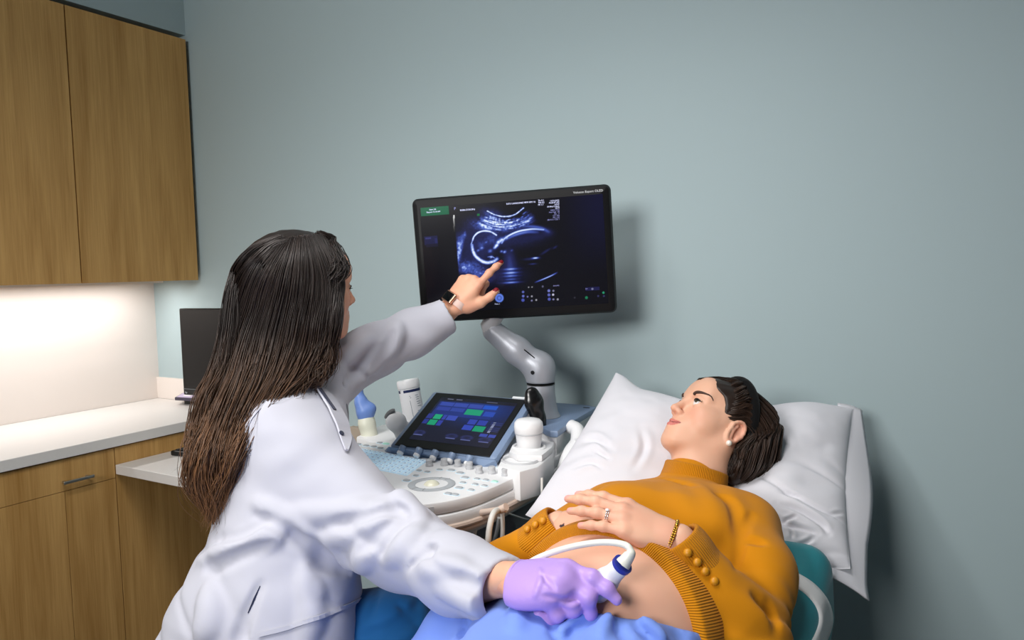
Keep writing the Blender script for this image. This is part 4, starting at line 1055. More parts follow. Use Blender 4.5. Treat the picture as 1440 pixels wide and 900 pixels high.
for path, w_, h_ in (([(1096, 690), (1112, 696), (1128, 701)], 3, .006), ([(1093, 707), (1122, 716), (1154, 736), (1166, 751)], 4.5, .010), ([(1098, 735), (1110, 730), (1121, 726)], 3, .006), ([(1098, 737), (1125, 742), (1151, 751)], 3.5, .007), ([(1111, 745), (1114, 752), (1115, 757)], 3, .005), ([(1116, 768), (1132, 764), (1146, 756)], 3.5, .007), ([(1166, 723), (1176, 722), (1186, 722)], 3, .004), ([(816, 624), (838, 618), (861, 632)], 5, .010), ([(836, 634), (848, 640), (858, 646)], 3, .006), ([(800, 660), (830, 650), (850, 660)], 4, .006), ([(1060, 720), (1090, 728), (1130, 750)], 4, .006), ([(900, 600), (906, 630), (890, 660)], 6, .006)):
    dm, tt = path_dist(px_, path); k_ = np.sin(PI*np.clip(tt, .04, .96)); A_ = A_+pn_*(h_*k_*(np.exp(-((dm-w_*1.3)/w_)**2)*.5-np.exp(-(dm/w_)**2)))[..., None]
V = np.concatenate([A_.reshape(-1, 3), B_.reshape(-1, 3)]); i = np.arange(nu*nv).reshape(nv, nu); F = np.stack([i[:-1, :-1], i[:-1, 1:], i[1:, 1:], i[1:, :-1]], -1).reshape(-1, 4)
# sides close the two faces
rim = np.concatenate([i[0, :], i[1:, -1], i[-1, -2::-1], i[-2:0:-1, 0]]); r2 = np.roll(rim, -1)
Fs = np.stack([rim, rim+nu*nv, r2+nu*nv, r2], -1)
me = mesh_np('pillow', V, np.concatenate([F, F[:, ::-1]+nu*nv, Fs])); pil = link('pillow', me, M_PILLOW); tag(pil, 'white pillow under the dark-haired woman\'s head at the raised end of the teal table', 'pillow')
# open hem of the pillowcase on the right, hanging past the pillow's end
def hemline(t):   # t 0 top .. 1 bottom
    return lerp(PTR, PBR, t)
rows = []
for w_ in np.linspace(0, 1, 10):
    row = []
    for t in np.linspace(-.02, 1.06, 46):
        base_ = hemline(t)-nrm(PBR-PBL)*.035+pn_*.018*math.sin(PI*np.clip(t, 0, 1))*(1-w_); out = nrm(PBR-PBL)
        bulge = .055+.022*math.sin(PI*np.clip(t, 0, 1))**1.2+.012*max(0, t-.8)*5
        row.append(base_+out*bulge*w_+np.array([0, 0, -.018*w_*t])+pn_*(-.02*w_*w_+.005*math.sin(9*t+2)*w_))
    rows.append(row)
R_ = np.array(rows); n1, n2 = R_.shape[:2]; i = np.arange(n1*n2).reshape(n1, n2); F = np.stack([i[:-1, :-1], i[1:, :-1], i[1:, 1:], i[:-1, 1:]], -1).reshape(-1, 4)
me = mesh_np('pillowcase_hem', R_.reshape(-1, 3), F); o = link('pillowcase_hem', me, M_PILLOW, pil); so = o.modifiers.new('thick', 'SOLIDIFY'); so.thickness = .003

# ================================================= the woman on the table
PSK = np.array(lin((226, 176, 148)))
HO = at(1005, 597, 1.60)
H_up = CR*.55+CU*.76+CW*.34; H_fw = -CR*.83+CU*.56-CW*.18
HL = ortho(HO, H_up, H_fw, .965)
lying = empty('person', (BX, 1.2, .8), 'woman in mustard turtleneck and black headband lying on the teal table, hands on her belly', 'person')
NB = at(972, 686, 1.53)                       # base of neck
SHn, SHf = at(1048, 745, 1.37), at(858, 722, 1.56)
ELn, ELf = at(1060, 900, 1.14), np.array([-.700, 1.085, .885])
WRn, WRf = at(955, 759, 1.158), at(786, 739, 1.29)
PEL, CHE, BEL = np.array([-.455, .88, .822]), np.array([-.445, 1.30, .912]), np.array([-.455, 1.085, .900])
def torso(f, g=0., k=.05, neck=True):
    f.chain([PEL, np.array([-.455, 1.08, .865]), CHE, np.array([-.44, 1.39, .925])], [.140+g, .140+g, .145+g, .10+g], k=k, sq=(Bnn, .70))
    f.ell(BEL, (.155+g, .148+g, .122+g), None, k)
    f.cone(SHn+np.array([-.05, .005, 0]), SHf+np.array([.05, 0, 0]), .055+g, k=k)
    for s in (-1, 1): f.ell(CHE+np.array([s*.075, -.015, .062]), (.070+g, .072+g, .050+g), None, .04)
    if neck: f.cone(NB+np.array([0, -.03, -.02]), HO+HL.R[2]*-.07+HL.R[1]*-.02, .050+g, .047+g, k=.03)
def limbs(f, g=0., cut=0.):
    WRn, WRf = globals()['WRn'], globals()['WRf']; WRn = WRn-nrm(WRn-ELn)*cut; WRf = WRf-nrm(WRf-ELf)*cut
    f.chain([SHn, lerp(SHn, ELn, .5)+np.array([.012, 0, .01]), ELn], [.052+g, .046+g, .037+g], k=.035); f.chain([ELn, lerp(ELn, WRn, .3), WRn], [.038+g, .039+g, .026+g], k=.02)
    f.chain([SHf, ELf], [.052+g, .038+g], k=.035); f.chain([ELf, lerp(ELf, WRf, .3), WRf], [.038+g, .038+g, .026+g], k=.02)
# --- head and neck
fh = head_field(Field(), HL, .002); EP = ear_field(fh, HL, -1); ear_field(fh, HL, 1)
fh.chain([HL(0, -.018, -.050), lerp(HL(0, -.03, -.08), NB, .5), NB], [.050, .050, .056], k=.035)
LIP = np.array(lin((198, 104, 100))); BLUSH = np.array(lin((222, 142, 122)))
def face_col(base, lip, blush):
    def fn(V):
        C = np.tile(base, (len(V), 1)); p = HLx[0].inv(V)
        for s in (-1, 1):
            d = np.linalg.norm((p-np.array([s*.040, .062, -.030]))/np.array([.022, .03, .018]), axis=1); C = lerp(C, blush, (.45*np.exp(-d*d))[:, None])
        # lips follow the two mouth ridges
        ax = np.clip(np.abs(p[:, 0])/.0275, 0, 1); zm = lerp(-.0632, -.0622+HLx[1], ax**1.5); hu = .0072*(1-ax**2.2)**.8+.0004; hl = .0088*(1-ax**2.2)**.8+.0004
        m = (np.abs(p[:, 0]) < .0275) & (p[:, 1] > .062) & (p[:, 2] < zm+hu) & (p[:, 2] > zm-hl)
        C[m] = lerp(C[m], lip, .85)
        seam = m & (np.abs(p[:, 2]-zm) < .0012); C[seam] = lip*.45
        nz_ = np.exp(-(np.linalg.norm((p-np.array([0, .1, -.034]))/.014, axis=1))**2); C = lerp(C, blush, (.3*nz_)[:, None])
        e_ = (np.abs(p[:, 0]) > .066) & (p[:, 1] < 0) & (p[:, 2] < .03) & (p[:, 2] > -.05); C[e_] = lerp(C[e_], blush, .35)
        return C
    return fn
HLx = [HL, .002]
Vh, Fh = fh.mesh(.0018, smooth=1); Ch = face_col(PSK, LIP, BLUSH)(Vh)
# --- trunk, arms and legs
ft = Field(); torso(ft); limbs(ft)
for s in (-1, 1): ft.chain([PEL+np.array([s*.085, 0, 0]), PEL+np.array([s*.11, -.45, .02]), PEL+np.array([s*.11, -.86, -.02]), PEL+np.array([s*.12, -.90, .06])], [.095, .065, .042, .03], k=.04)
ft.ell(BEL+np.array([-.005, .015, .1215]), (.006, .006, .008), None, .008, 's')
Vt, Ft = ft.mesh(.0055, smooth=2); Ct = np.tile(PSK, (len(Vt), 1))
pb = vnoise(Vt, 18, 4)[:, None]; Ct = lerp(Ct, BLUSH, np.clip(.12+.16*pb, 0, .4))
# --- hands. left (nearer) hand lies over the right one, fingers towards the photo's left
hx = nrm(at(828, 702, 1.195)-WRn); hz_ = nrm(np.array([.10, -.30, .95])); hz_ = nrm(hz_-hx*(hz_@hx))
hy_ = np.cross(hz_, hx); thumb_side = nrm(CU*.3+CW)   # her thumb points up towards her chest
hy_ = hy_ if hy_@thumb_side > 0 else -hy_
HN = Loc(WRn+hx*.012, hx, hy_, hz_, 1.0)
fn_ = Field()
Jn = hand_field(fn_, HN, [(.16, .22, .12), (.16, .20, .12), (.18, .20, .12), (.20, .20, .12)], spread=(.05, .03, -.01, -.05), thumb=[(.018, .024, -.010), (.046, .040, -.020), (.074, .046, -.026), (.096, .047, -.030)], wrist=WRn-nrm(WRn-ELn)*.045)
Vn, Fn = fn_.mesh(.0019, smooth=1); Cn = np.tile(PSK, (len(Vn), 1)); Cn = lerp(Cn, BLUSH, np.clip(.15+.2*vnoise(Vn, 40, 2), 0, .4)[:, None])
nails(Cn, Vn, Jn, HN, np.array(lin((226, 160, 150))))
# right (farther) hand
hx2 = nrm(at(850, 732, 1.225)-WRf); hz2 = nrm(np.array([-.05, -.35, .93])); hz2 = nrm(hz2-hx2*(hz2@hx2)); hy2 = np.cross(hz2, hx2); hy2 = hy2 if hy2@(CU*.3+CW) > 0 else -hy2
HF = Loc(WRf+hx2*.008, hx2, hy2, hz2, 1.0); ff_ = Field()
Jf = hand_field(ff_, HF, [(.85, .95, .6)]*4, wrist=WRf-nrm(WRf-ELf)*.045)
Vf, Ff = ff_.mesh(.0022, smooth=1); Cf = np.tile(PSK, (len(Vf), 1)); Cf = lerp(Cf, BLUSH, np.clip(.15+.2*vnoise(Vf, 40, 5), 0, .4)[:, None])
# small flower-shaped tattoo at the wrist
tp_, tn_ = hit(ff_, 790.5, 740)
if tp_ is not None:
    Ft_ = frame(tn_); q_ = Vf-tp_; a_ = np.arctan2(q_@Ft_[1], q_@Ft_[0]); r_ = np.linalg.norm(q_-np.outer(q_@tn_, tn_), axis=1)
    m_ = (r_ < .0052*(.55+.45*np.abs(np.cos(2*a_)))*1.15) & (np.abs(q_@tn_) < .006); Cf[m_] = lin((58, 48, 54))
Vb, Fb_, Cb = join_parts([(Vh, Fh, Ch), (Vt, Ft, Ct), (Vn, Fn, Cn), (Vf, Ff, Cf)])
me = mesh_np('body', Vb, Fb_); col_attr(me, Cb); link('body', me, M_SKIN, lying)
# --- eyes, brows, lashes
M_BROW = mat('brow brown', (66, 44, 34), .7); M_LASH = mat('lash', (24, 18, 16), .6)
gaze = nrm(HL.R[1]*.88+HL.R[2]*.34-HL.R[0]*.40)
for s in (-1, 1):
    eye_mesh('eye', HL(s*.0315, .0722, -.0008), .0124, gaze, lying)
    arc = [(s*.0175, .0835, .0185), (s*.024, .0838, .0222), (s*.034, .0780, .0238), (s*.043, .0690, .0225), (s*.0495, .0590, .0175)]
    ptsb = []
    for p in spline(arc, 4):
        w_ = HL(*p)
        for _ in range(6): 
            e_ = fh.at(w_)[0]; g = np.array([fh.at(w_+np.eye(3)[i]*1e-3)[0]-fh.at(w_-np.eye(3)[i]*1e-3)[0] for i in range(3)]); w_ = w_-nrm(g)*e_*.9
        ptsb.append(w_)
    b = MB(); n_ = len(ptsb); b.tube(ptsb, [.0036*(1-.75*max(0, (i/(n_-1)-.35)/.65))*(.6 if i == 0 else 1) for i in range(n_)], 6); b.build('eyebrow', M_BROW, lying, smooth=True)
    b = MB(); lc = [HL(s*.0315+.0128*math.cos(t), .0722+.0138*abs(math.sin(t))*.84+.0012, -.0008+.0058*math.sin(t)+.0008) for t in np.linspace(.12, PI-.12, 12)]
    b.tube(lc, [.0006]+[.0014]*10+[.0008], 5)
    out = lc[0] if s > 0 else lc[-1]; b.tube([out, out+HL.R[0]*s*.004+HL.R[1]*.003+HL.R[2]*.003], [.0008, .0002], 5); b.build('eyelashes', M_LASH, lying, smooth=True)
# pearl earring
b = MB(); r_ = .0062; c_ = EP(.004, -.026, .011); b.lathe([(r_*math.sin(a)+1e-5, -r_*math.cos(a)) for a in np.linspace(0, PI, 14)], tuple(c_), (0, 0, 1), 20); b.build('pearl_earring', mat('pearl', (240, 232, 220), .15, spec=.6, coat=.5), lying, smooth=True)
# --- hair, drawn back under the band
HB = np.array(lin((52, 36, 28)))
def hair_rgb(C, t, r): return np.tile(np.array(lin((54, 38, 29)))*(.5+1.0*r), (len(C), 1))
fhr = Field()
HEC, HER = np.array([0, -.024, .034]), np.array([.0785, .0975, .0775])
fhr.ell(HL(*HEC), HER*HL.sc, HL.R, .01); fhr.ell(HL(0, .018, .0225), np.array([.0695, .0715, .0635])*HL.sc, HL.R, .02); fhr.ell(HL(0, .050, .040), np.array([.052, .040, .040])*HL.sc, HL.R, .02)
def hairline(p):
    q = HL.inv(p); return (np.interp(q[..., 2]+.03*np.clip(np.abs(q[..., 0])-.045, 0, 1)-.10*np.clip(.045-np.abs(q[..., 0]), 0, 1)*.6, [-.03, 0, .023, .039, .047, .058, .075], [.022, .028, .034, .046, .066, .085, .12])-q[..., 1])*.8
fhr.func(hairline, HL(0, .05, .03), .2, .004, 's')
for s in (-1, 1):
    fhr.ell(HL(s*.082, .036, -.040), (.032, .044, .024), HL.R, .006, 's'); fhr.ell(HL(s*.082, -.012, -.024), (.034, .022, .032), HL.R, .005, 's')
fhr.plane(HL(0, 0, -.045), np.array([0, .35, -1.])@HL.R, .02)
fhr.chain([HL(0, -.090, .030), at(1058, 612, 1.61), at(1050, 642, 1.59), at(1036, 668, 1.57)], [.044, .044, .040, .022], k=.04)
fhr.chain([HL(-.050, -.060, -.016), at(1040, 640, 1.565), at(1030, 668, 1.54)], [.022, .028, .018], k=.03)
fhr.disp = lambda P, d: np.where(np.abs(d) < .03, .0016*vnoise(np.stack([(P@HL.R[0])*150, (P@HL.R[2])*90+(P@HL.R[1])*30, (P@HL.R[1])*12], -1), 1., 3), 0)
Vr, Fr = fhr.mesh(.003, smooth=1)
def onhead(p, k=1.0):
    """push a head-space point out to the hair surface"""
    q = (np.array(p)-HEC)/(HER*k); return HEC+np.array(p-HEC)/np.linalg.norm(q)
G = []
for s in (-1, 1):
    for t in np.linspace(0, 1, 11):
        zs = lerp(.064, -.010, t**.9); st = np.array([s*lerp(.004, .072, t**.7), np.interp(zs, [-.03, 0, .023, .039, .047, .058, .075], [.020, .026, .032, .044, .063, .081, .10]), zs])
        mid = np.array([s*lerp(.010, .076, t), lerp(-.005, -.020, t), lerp(.12, .014, t)]); m2 = np.array([s*lerp(.012, .074, t), lerp(-.075, -.058, t), lerp(.10, -.002, t)])
        e1, e2 = lerp(at(1080, 603, 1.60), at(1040, 640, 1.545), t), lerp(at(1064, 662, 1.585), at(1030, 680, 1.535), t)
        if s > 0: e1 = e1+CW*.05; e2 = e2+CW*.05
        p0 = push(fhr, HL(*st), .0005); G.append((np.array([p0, push(fhr, lerp(p0, HL(*onhead(mid, 1.02)), .5), .002), push(fhr, HL(*onhead(mid, 1.02)), .002), push(fhr, HL(*onhead(m2, 1.03)), .003), e1, e2]), [.003, .006, .007, .008, .016, .014]))
for t in np.linspace(0, 1, 8):      # the sheet of hair seen from the camera's side, falling behind the ear
    a_ = HL(*onhead(np.array([-.06+.03*t, -.055-.03*t, .06+.01*t]), 1.04)); b_ = at(lerp(1036, 1086, t), lerp(632, 608, t), lerp(1.53, 1.58, t)); c_ = at(lerp(1020, 1074, t), lerp(664, 650, t), lerp(1.52, 1.57, t)); d_ = at(lerp(1020, 1050, t), lerp(682, 690, t), 1.54)
    G.append((np.array([a_]+[push(fhr, q_, .003) for q_ in (lerp(a_, b_, .5)-CW*.008, b_, lerp(b_, c_, .5), c_, d_)]), [.006, .007, .008, .008, .008, .006]))
V1, F1, C1 = strands(G, 2200, hair_rgb, r0=.0010, seed=3, wob=.004)
# loose lock at the far side of the neck
G2 = [(np.array([at(960, 628, 1.66), at(938, 636, 1.66), at(927, 650, 1.65), at(922, 668, 1.63)]), [.006, .010, .010, .006]), (np.array([at(960, 640, 1.66), at(945, 640, 1.66), at(936, 655, 1.65), at(934, 668, 1.63)]), [.006, .008, .008, .005])]
V2, F2, C2 = strands(G2, 70, hair_rgb, r0=.0010, seed=5, wob=.006)
Vx, Fx, Cx = join_parts([(Vr, Fr, np.tile(HB*.6, (len(Vr), 1))), (V1, F1, C1), (V2, F2, C2)])
me = mesh_np('hair', Vx, Fx); col_attr(me, Cx); link('hair', me, M_HAIR, lying)
# black knotted band
fbn = Field(); ring = []
for t in np.linspace(-.50, PI+.50, 40):
    ring.append(HL(*onhead(np.array([.08*math.cos(t), -.034+.040*math.sin(t), .028+.09*math.sin(t)]), 1.06)))
fbn.chain(ring, [.0095+.006*math.exp(-((i-20)/7.)**2) for i in range(40)], k=.004)
for i, (a_, b_) in enumerate(((16, 24), (17, 22), (19, 25))): fbn.cone(ring[a_]+HL.R[1]*(.008-.008*i), ring[b_]-HL.R[1]*(.008-.008*i)+HL.R[2]*.003, .0080, k=.004)
soft('headband', fbn, .0028, fabric('black velvet', (7, 7, 8), .95, sheen=.05), lying)

# --- sweater
M_KNIT = fabric('mustard knit', (200, 128, 6), .9, sheen=.08, weave=700, wstr=.25); M_RIB = fabric('mustard rib', (198, 126, 6), .9, 'rib', sheen=.08, weave=700, ribdist=.0007)
h1, h2, h3 = hit(ft, 850, 753)[0], hit(ft, 968, 862)[0], hit(ft, 728, 788)[0]
hn = nrm(np.cross(h2-h1, h3-h1)); hn = hn if hn[1] < 0 else -hn          # normal points to the feet
f = Field(); torso(f, .012, neck=False); f.cone(NB-CU*.05, NB+CU*.006, .085, .060, k=.03)
f.plane(h1-hn*.022, hn, .004)
limbs(f, .014, .05)

cu = nrm(WRn-ELn); cf = nrm(WRf-ELf)
# soft folds
def folds(P, d):
    near = np.abs(d) < .02
    w_ = .0035*vnoise(P*np.array([1, 1, 1]), 9, 3)+.002*vnoise(P, 22, 6)
    q_ = P-ELn; el = np.exp(-(np.linalg.norm(q_, axis=-1)/.075)**2); ax_ = nrm(ELn-SHn); w_ = w_+el*.006*np.sin((q_@ax_)*170+3*vnoise(P, 14, 2))
    q_ = P-SHn; el = np.exp(-(np.linalg.norm(q_-np.array([-.06, -.06, .03]), axis=-1)/.07)**2); w_ = w_+el*.004*np.sin((q_@nrm([.8, .5, -.2]))*120)
    return np.where(near, w_, 0)
CREASES = [([(1008, 692), (1030, 704), (1041, 735), (1040, 770), (1033, 800)], .006), ([(1062, 836), (1080, 852), (1090, 872)], .005), ([(1083, 846), (1091, 862), (1094, 884)], .004), ([(1050, 758), (1062, 761), (1074, 764)], .003), ([(905, 671), (940, 674), (980, 684)], .003), ([(1058, 722), (1048, 738), (1043, 752)], .003)]
creases(f, CREASES)
f.disp = folds
fsw = f
sw = soft('sweater', f, .0036, M_KNIT, lying, smooth=2)
# ribbed hem band, collar and cuffs are pieces of the sweater
f = Field(); torso(f, .017, neck=False); f.plane(h1, hn, .003); f.plane(h1-hn*.065, -hn, .003)
hc = lerp(h1, lerp(h2, h3, .5), .5); F_h = frame(hn)
soft('hem_band', f, .003, M_RIB, sw, attrs={'rib': lambda V: np.arctan2((V-BEL)@F_h[1], (V-BEL)@F_h[0])*.19/.0045})
cb = at(980, 657, 1.535); cax = nrm(CR*.26+CU*.93+CW*.20); ca = cb-cax*.075
f = Field(); f.cone(ca, cb, .0690, .0655, k=.01); f.plane(cb, cax, .005); f.cone(ca, cb+cax*.05, .058, .057, k=.003, op='s')
Fc = frame(cax)
f.cone(ca-cax*.030, ca+cax*.012, .088, .0705, k=.015); f.cone(ca-cax*.08, cb+cax*.05, .057, .057, k=.003, op='s')
soft('collar', f, .0024, M_RIB, sw, attrs={'rib': lambda V: np.arctan2((V-ca)@Fc[1], (V-ca)@Fc[0])*.065/.0034})
M_SBTN = mat('mustard button', (206, 138, 18), .45)
def cuff(E_, W_, d_, btn, ln, fold):
    f = Field(); f.chain([W_-d_*ln, W_-d_*.02, W_+d_*.006], [.044, .0385, .037], k=.01); f.plane(W_+d_*.004, d_, .002); f.plane(W_-d_*ln, -d_, .003)
    f.cone(W_-d_*.012, W_+d_*.05, .031, .031, k=.002, op='s')
    Fq = frame(d_); o = soft('cuff', f, .0024, M_RIB, sw, attrs={'rib': lambda V: np.arctan2((V-W_)@Fq[1], (V-W_)@Fq[0])*.038/.0036})
    for px, py in btn:
        p, n_ = hit(f, px, py)
        if p is None: continue
        b = MB(); r_ = .0068; b.lathe([(r_*math.sin(a)+1e-5, -r_*.8*math.cos(a)) for a in np.linspace(0, PI, 10)], tuple(p+n_*.003), tuple(n_), 16); b.build('button', M_SBTN, o, smooth=True)
    return f
cuff(ELn, WRn, cu, ((967, 777), (980, 790), (991, 803), (1004, 817)), .105, 0)
cuff(ELf, WRf, cf, ((743, 745), (754, 738.5), (764, 733), (775, 727)), .105, 0)
# jewellery
def ring_at(nm, c, ax, r, t, m, sq=1.): b = MB(); F_ = frame(ax); b.tube([c+r*(F_[0]*math.cos(a)+F_[1]*math.sin(a)*sq) for a in np.linspace(0, 2*PI, 41)], t, 8); return b.build(nm, m, lying, smooth=True)
M_GOLD = mat('gold', (214, 170, 74), .25, metal=1.); M_SILVER = mat('silver', (220, 220, 224), .18, metal=1.)
wx = nrm(HN.R[0]*.7+cu*.3); wc = WRn+hx*.012
b = MB(); Fw = np.array([HN.R[1], HN.R[2]])
nl_ = 40
for j in range(nl_):
    a0_, a1_ = 2*PI*j/nl_, 2*PI*(j+.82)/nl_; rr_ = (.0300, .0230)
    top = .95 < (a0_+a1_)/2 < 1.55
    for sgn in ((-1, 1) if not top else (0,)):
        p_ = [wc+hx*(.0016*sgn)+HN.R[1]*rr_[0]*math.cos(a)+HN.R[2]*rr_[1]*math.sin(a) for a in (a0_, (a0_+a1_)/2, a1_)]; b.tube(p_, .0017 if not top else .0034, 6)
b.build('bracelet', M_GOLD, lying, smooth=True)
ra, rb_ = Jn[2][0], Jn[2][1]; rc_ = lerp(ra, rb_, .62); rg_ = nrm(rb_-ra)
ring_at('ring', rc_, rg_, .0092, .0011, M_SILVER); ring_at('ring', rc_-rg_*.0032, rg_, .0094, .0009, M_SILVER)
b = MB(); nn_ = nrm(HN.R[2]-rg_*(HN.R[2]@rg_)); b.lathe([(0, 0), (.0018, .0006), (.0032, .0026), (.0022, .0036), (0, .0038)], tuple(rc_+nn_*.0092), tuple(nn_), 8); b.build('ring_stone', mat('stone', (240, 244, 248), .05, spec=1., coat=1.), lying)

# ------------------------------------------------------ blue drape on the lap
M_DRAPE = fabric('blue drape', (120, 150, 228), .75, sheen=.1, weave=500, wstr=.08)
f = Field()
f.chain([PEL+np.array([0, .10, .01]), PEL+np.array([0, -.2, .0])], [.150, .150], k=.05, sq=((0, 0, 1), .74))
for s in (-1, 1): f.chain([PEL+np.array([s*.09, 0, .01]), PEL+np.array([s*.115, -.45, .035]), PEL+np.array([s*.11, -.80, -.03])], [.100, .088, .075], k=.08)
f.cone(PEL+np.array([-.10, .09, .0]), PEL+np.array([-.235, .10, -.005]), .100, .085, k=.06)
f.box((BX, .45, .785), (.33, .55, .02), rd=.018, k=.06)
f.box((BX-.345, .52, .72), (.012, .42, .10), rd=.010, k=.03); f.box((BX+.345, .40, .72), (.012, .42, .10), rd=.010, k=.03)
torso(f, .015, neck=False)
d1, d2, d3 = [p if p is not None else at(q[0], q[1], 1.07) for p, q in ((hit(ft, *q)[0], q) for q in ((745, 848), (866, 862), (935, 874)))]
dn = nrm(np.cross(d2-d1, d3-d2)); dn = dn if dn[1] > 0 else -dn
if dn[1] < .5: dn = nrm((.03, 1, .30))
f.plane(d2, dn, .005)
def dfold(P, d):
    w_ = .0045*vnoise(np.stack([P[..., 0]*13+P[..., 1]*9, P[..., 1]*5-P[..., 0]*3, P[..., 2]*4], -1), 1., 3)+.0028*vnoise(np.stack([P[..., 0]*30+P[..., 1]*16, P[..., 1]*9, P[..., 2]*9], -1), 1., 8)
    rd = np.abs(vnoise(np.stack([P[..., 0]*10+P[..., 1]*4, P[..., 1]*2.2, P[..., 2]*2], -1), 1., 14)); w_ = w_-.006*np.exp(-(rd/.10)**2)
    return np.where(np.abs(d) < .03, w_, 0)
creases(f, [([(719, 846), (716, 864), (712, 890)], .006), ([(848, 860), (820, 872), (806, 893)], .005), ([(884, 862), (908, 884), (925, 899)], .005), ([(928, 868), (952, 880), (965, 897)], .004), ([(868, 866), (872, 880), (880, 897)], .004), ([(770, 872), (778, 885), (782, 898)], .004), ([(660, 868), (648, 884), (640, 898)], .004)], k=.012)
creases(f, [([(730, 848), (728, 866), (726, 890)], .006), ([(838, 856), (806, 868), (790, 890)], .005), ([(896, 862), (920, 884), (936, 898)], .004), ([(858, 862), (850, 878), (846, 896)], .004)], op='u', k=.016, sink=.5)
f.disp = dfold; fdr = f
o = soft('drape', f, .005, M_DRAPE, None, smooth=1); recenter(o); tag(o, 'blue cloth drape spread over the lap of the woman on the table', 'drape')
# ============================================= the clinician in the white coat
DSK = np.array(lin((226, 172, 142)))
doc = empty('person', (-1.17, .95, 0), 'woman with long dark brown hair in a white coat, pointing at the wall-side monitor', 'person')
D_up = CU*.975+CR*.06-CW*.16; D_fw = CR*.77+CW*.63-CU*.04
DL = ortho(at(431, 404, 1.60), D_up, D_fw, 1.04)
SR, SL = at(384, 606, 1.455), at(472, 520, 1.70)
NBd = at(428, 540, 1.60)
WRr = at(724, 814, 1.105)                                  # right (gloved) wrist
# --- head and neck
fh2 = head_field(Field(), DL, .002); ear_field(fh2, DL, 1)
fh2.chain([DL(0, -.018, -.050), lerp(DL(0, -.03, -.08), NBd, .5), NBd], [.050, .050, .058], k=.035)
HLx = [DL, .002]
Vh, Fh = fh2.mesh(.0024, smooth=1); Ch = face_col(DSK, np.array(lin((196, 96, 92))), np.array(lin((226, 140, 118))))(Vh)
# --- trunk and limbs below the clothes
def dtorso(f, g=0.):
    f.chain([at(412, 640, 1.50), at(402, 760, 1.44), at(390, 900, 1.41)], [.105+g, .095+g, .115+g], k=.06, sq=((0, 1, 0), .86))
    f.cone(SR+np.array([0, .03, 0]), SL-np.array([0, .03, 0]), .055+g, k=.05)
LEGS = [([at(400, 935, 1.44), at(500, 905, 1.43), at(556, 893, 1.42)], [.100, .092, .080]), ([at(440, 935, 1.62), at(560, 930, 1.64)], [.095, .078])]
ft2 = Field(); dtorso(ft2)
ARM_R = [SR, at(470, 690, 1.42), at(560, 768, 1.33), at(676, 816, 1.165), WRr]; ARM_L = [SL, at(530, 494, 1.74), at(582, 470, 1.79), at(632, 436, 1.835)]
ft2.chain(ARM_R, [.05, .045, .038, .030, .026], k=.02); ft2.chain(ARM_L, [.05, .042, .036, .026], k=.02)
for P_, r_ in LEGS:
    kn = P_[-1]; ft2.chain(P_, [q*.86 for q in r_], k=.03); ft2.chain([kn, np.array([kn[0]-.02, kn[1], .10]), np.array([kn[0]+.10, kn[1]+.02, .04])], [.058, .036, .03], k=.03)
Vt, Ft = ft2.mesh(.007, smooth=1); Ct = np.tile(DSK, (len(Vt), 1))
# --- left hand pointing at the picture
tipL = ray_plane(702.5, 366, mc-mn*.006, mn); WL = at(636, 431, 1.835)
kL = at(668, 391, 1.845)
lx = nrm(kL-WL); lz = nrm(-CW*.80+CU*.42-CR*.42); lz = nrm(lz-lx*(lz@lx)); ly = np.cross(lz, lx); ly = ly if ly@CR > 0 else -ly
LH = Loc(WL, lx, ly, lz, 1.0); fl_ = Field()
Jl = hand_field(fl_, LH, [(.14, .14, .08), (1.25, 1.45, .7), (1.3, 1.5, .7), (1.3, 1.5, .7)], spread=(-.06, .02, -.02, -.06), thumb=[(.020, .026, -.012), (.050, .044, -.024), (.078, .050, -.032), (.100, .050, -.036)], wrist=ARM_L[2]*.35+ARM_L[3]*.65)
# bring the index finger's last joints onto the glass
Vl, Fl = fl_.mesh(.0019, smooth=1); Cl = np.tile(DSK, (len(Vl), 1)); Cl = lerp(Cl, np.array(lin((222, 140, 118))), np.clip(.12+.2*vnoise(Vl, 40, 2), 0, .4)[:, None])
nails(Cl, Vl, Jl, LH, np.array(lin((120, 10, 26))), which=(0, 4), size=1.35)
# --- right wrist (the glove covers the hand)
rx = nrm(at(818, 817, 1.035)-WRr); rz_ = nrm(-CW*.36+CU*.93); rz_ = nrm(rz_-rx*(rz_@rx)); ry_ = np.cross(rz_, rx); ry_ = ry_ if ry_@CW > 0 else -ry_
RH = Loc(WRr, rx, ry_, rz_, 1.0)
GFLEX = [(.26, .45, .30), (.72, 1.15, .6), (1.10, 1.35, .8), (1.25, 1.4, .8)]; GSP = (-.06, -.10, -.05, .0)
GTH = [(.022, .024, -.012), (.050, .036, -.030), (.078, .036, -.042), (.100, .030, -.046)]
fr_ = Field(); Jr = hand_field(fr_, RH, GFLEX, spread=GSP, thumb=GTH, wrist=ARM_R[3]*.7+WRr*.3, thick=.86)
Vr2, Fr2 = fr_.mesh(.0026, smooth=1); Cr2 = np.tile(lerp(DSK, np.array(lin((222, 140, 118))), .25), (len(Vr2), 1))
Vb, Fb_, Cb = join_parts([(Vh, Fh, Ch), (Vt, Ft, Ct), (Vl, Fl, Cl), (Vr2, Fr2, Cr2)])
me = mesh_np('body', Vb, Fb_); col_attr(me, Cb); link('body', me, M_SKIN, doc)
gz = nrm(DL.R[1]*.95+DL.R[0]*.25)
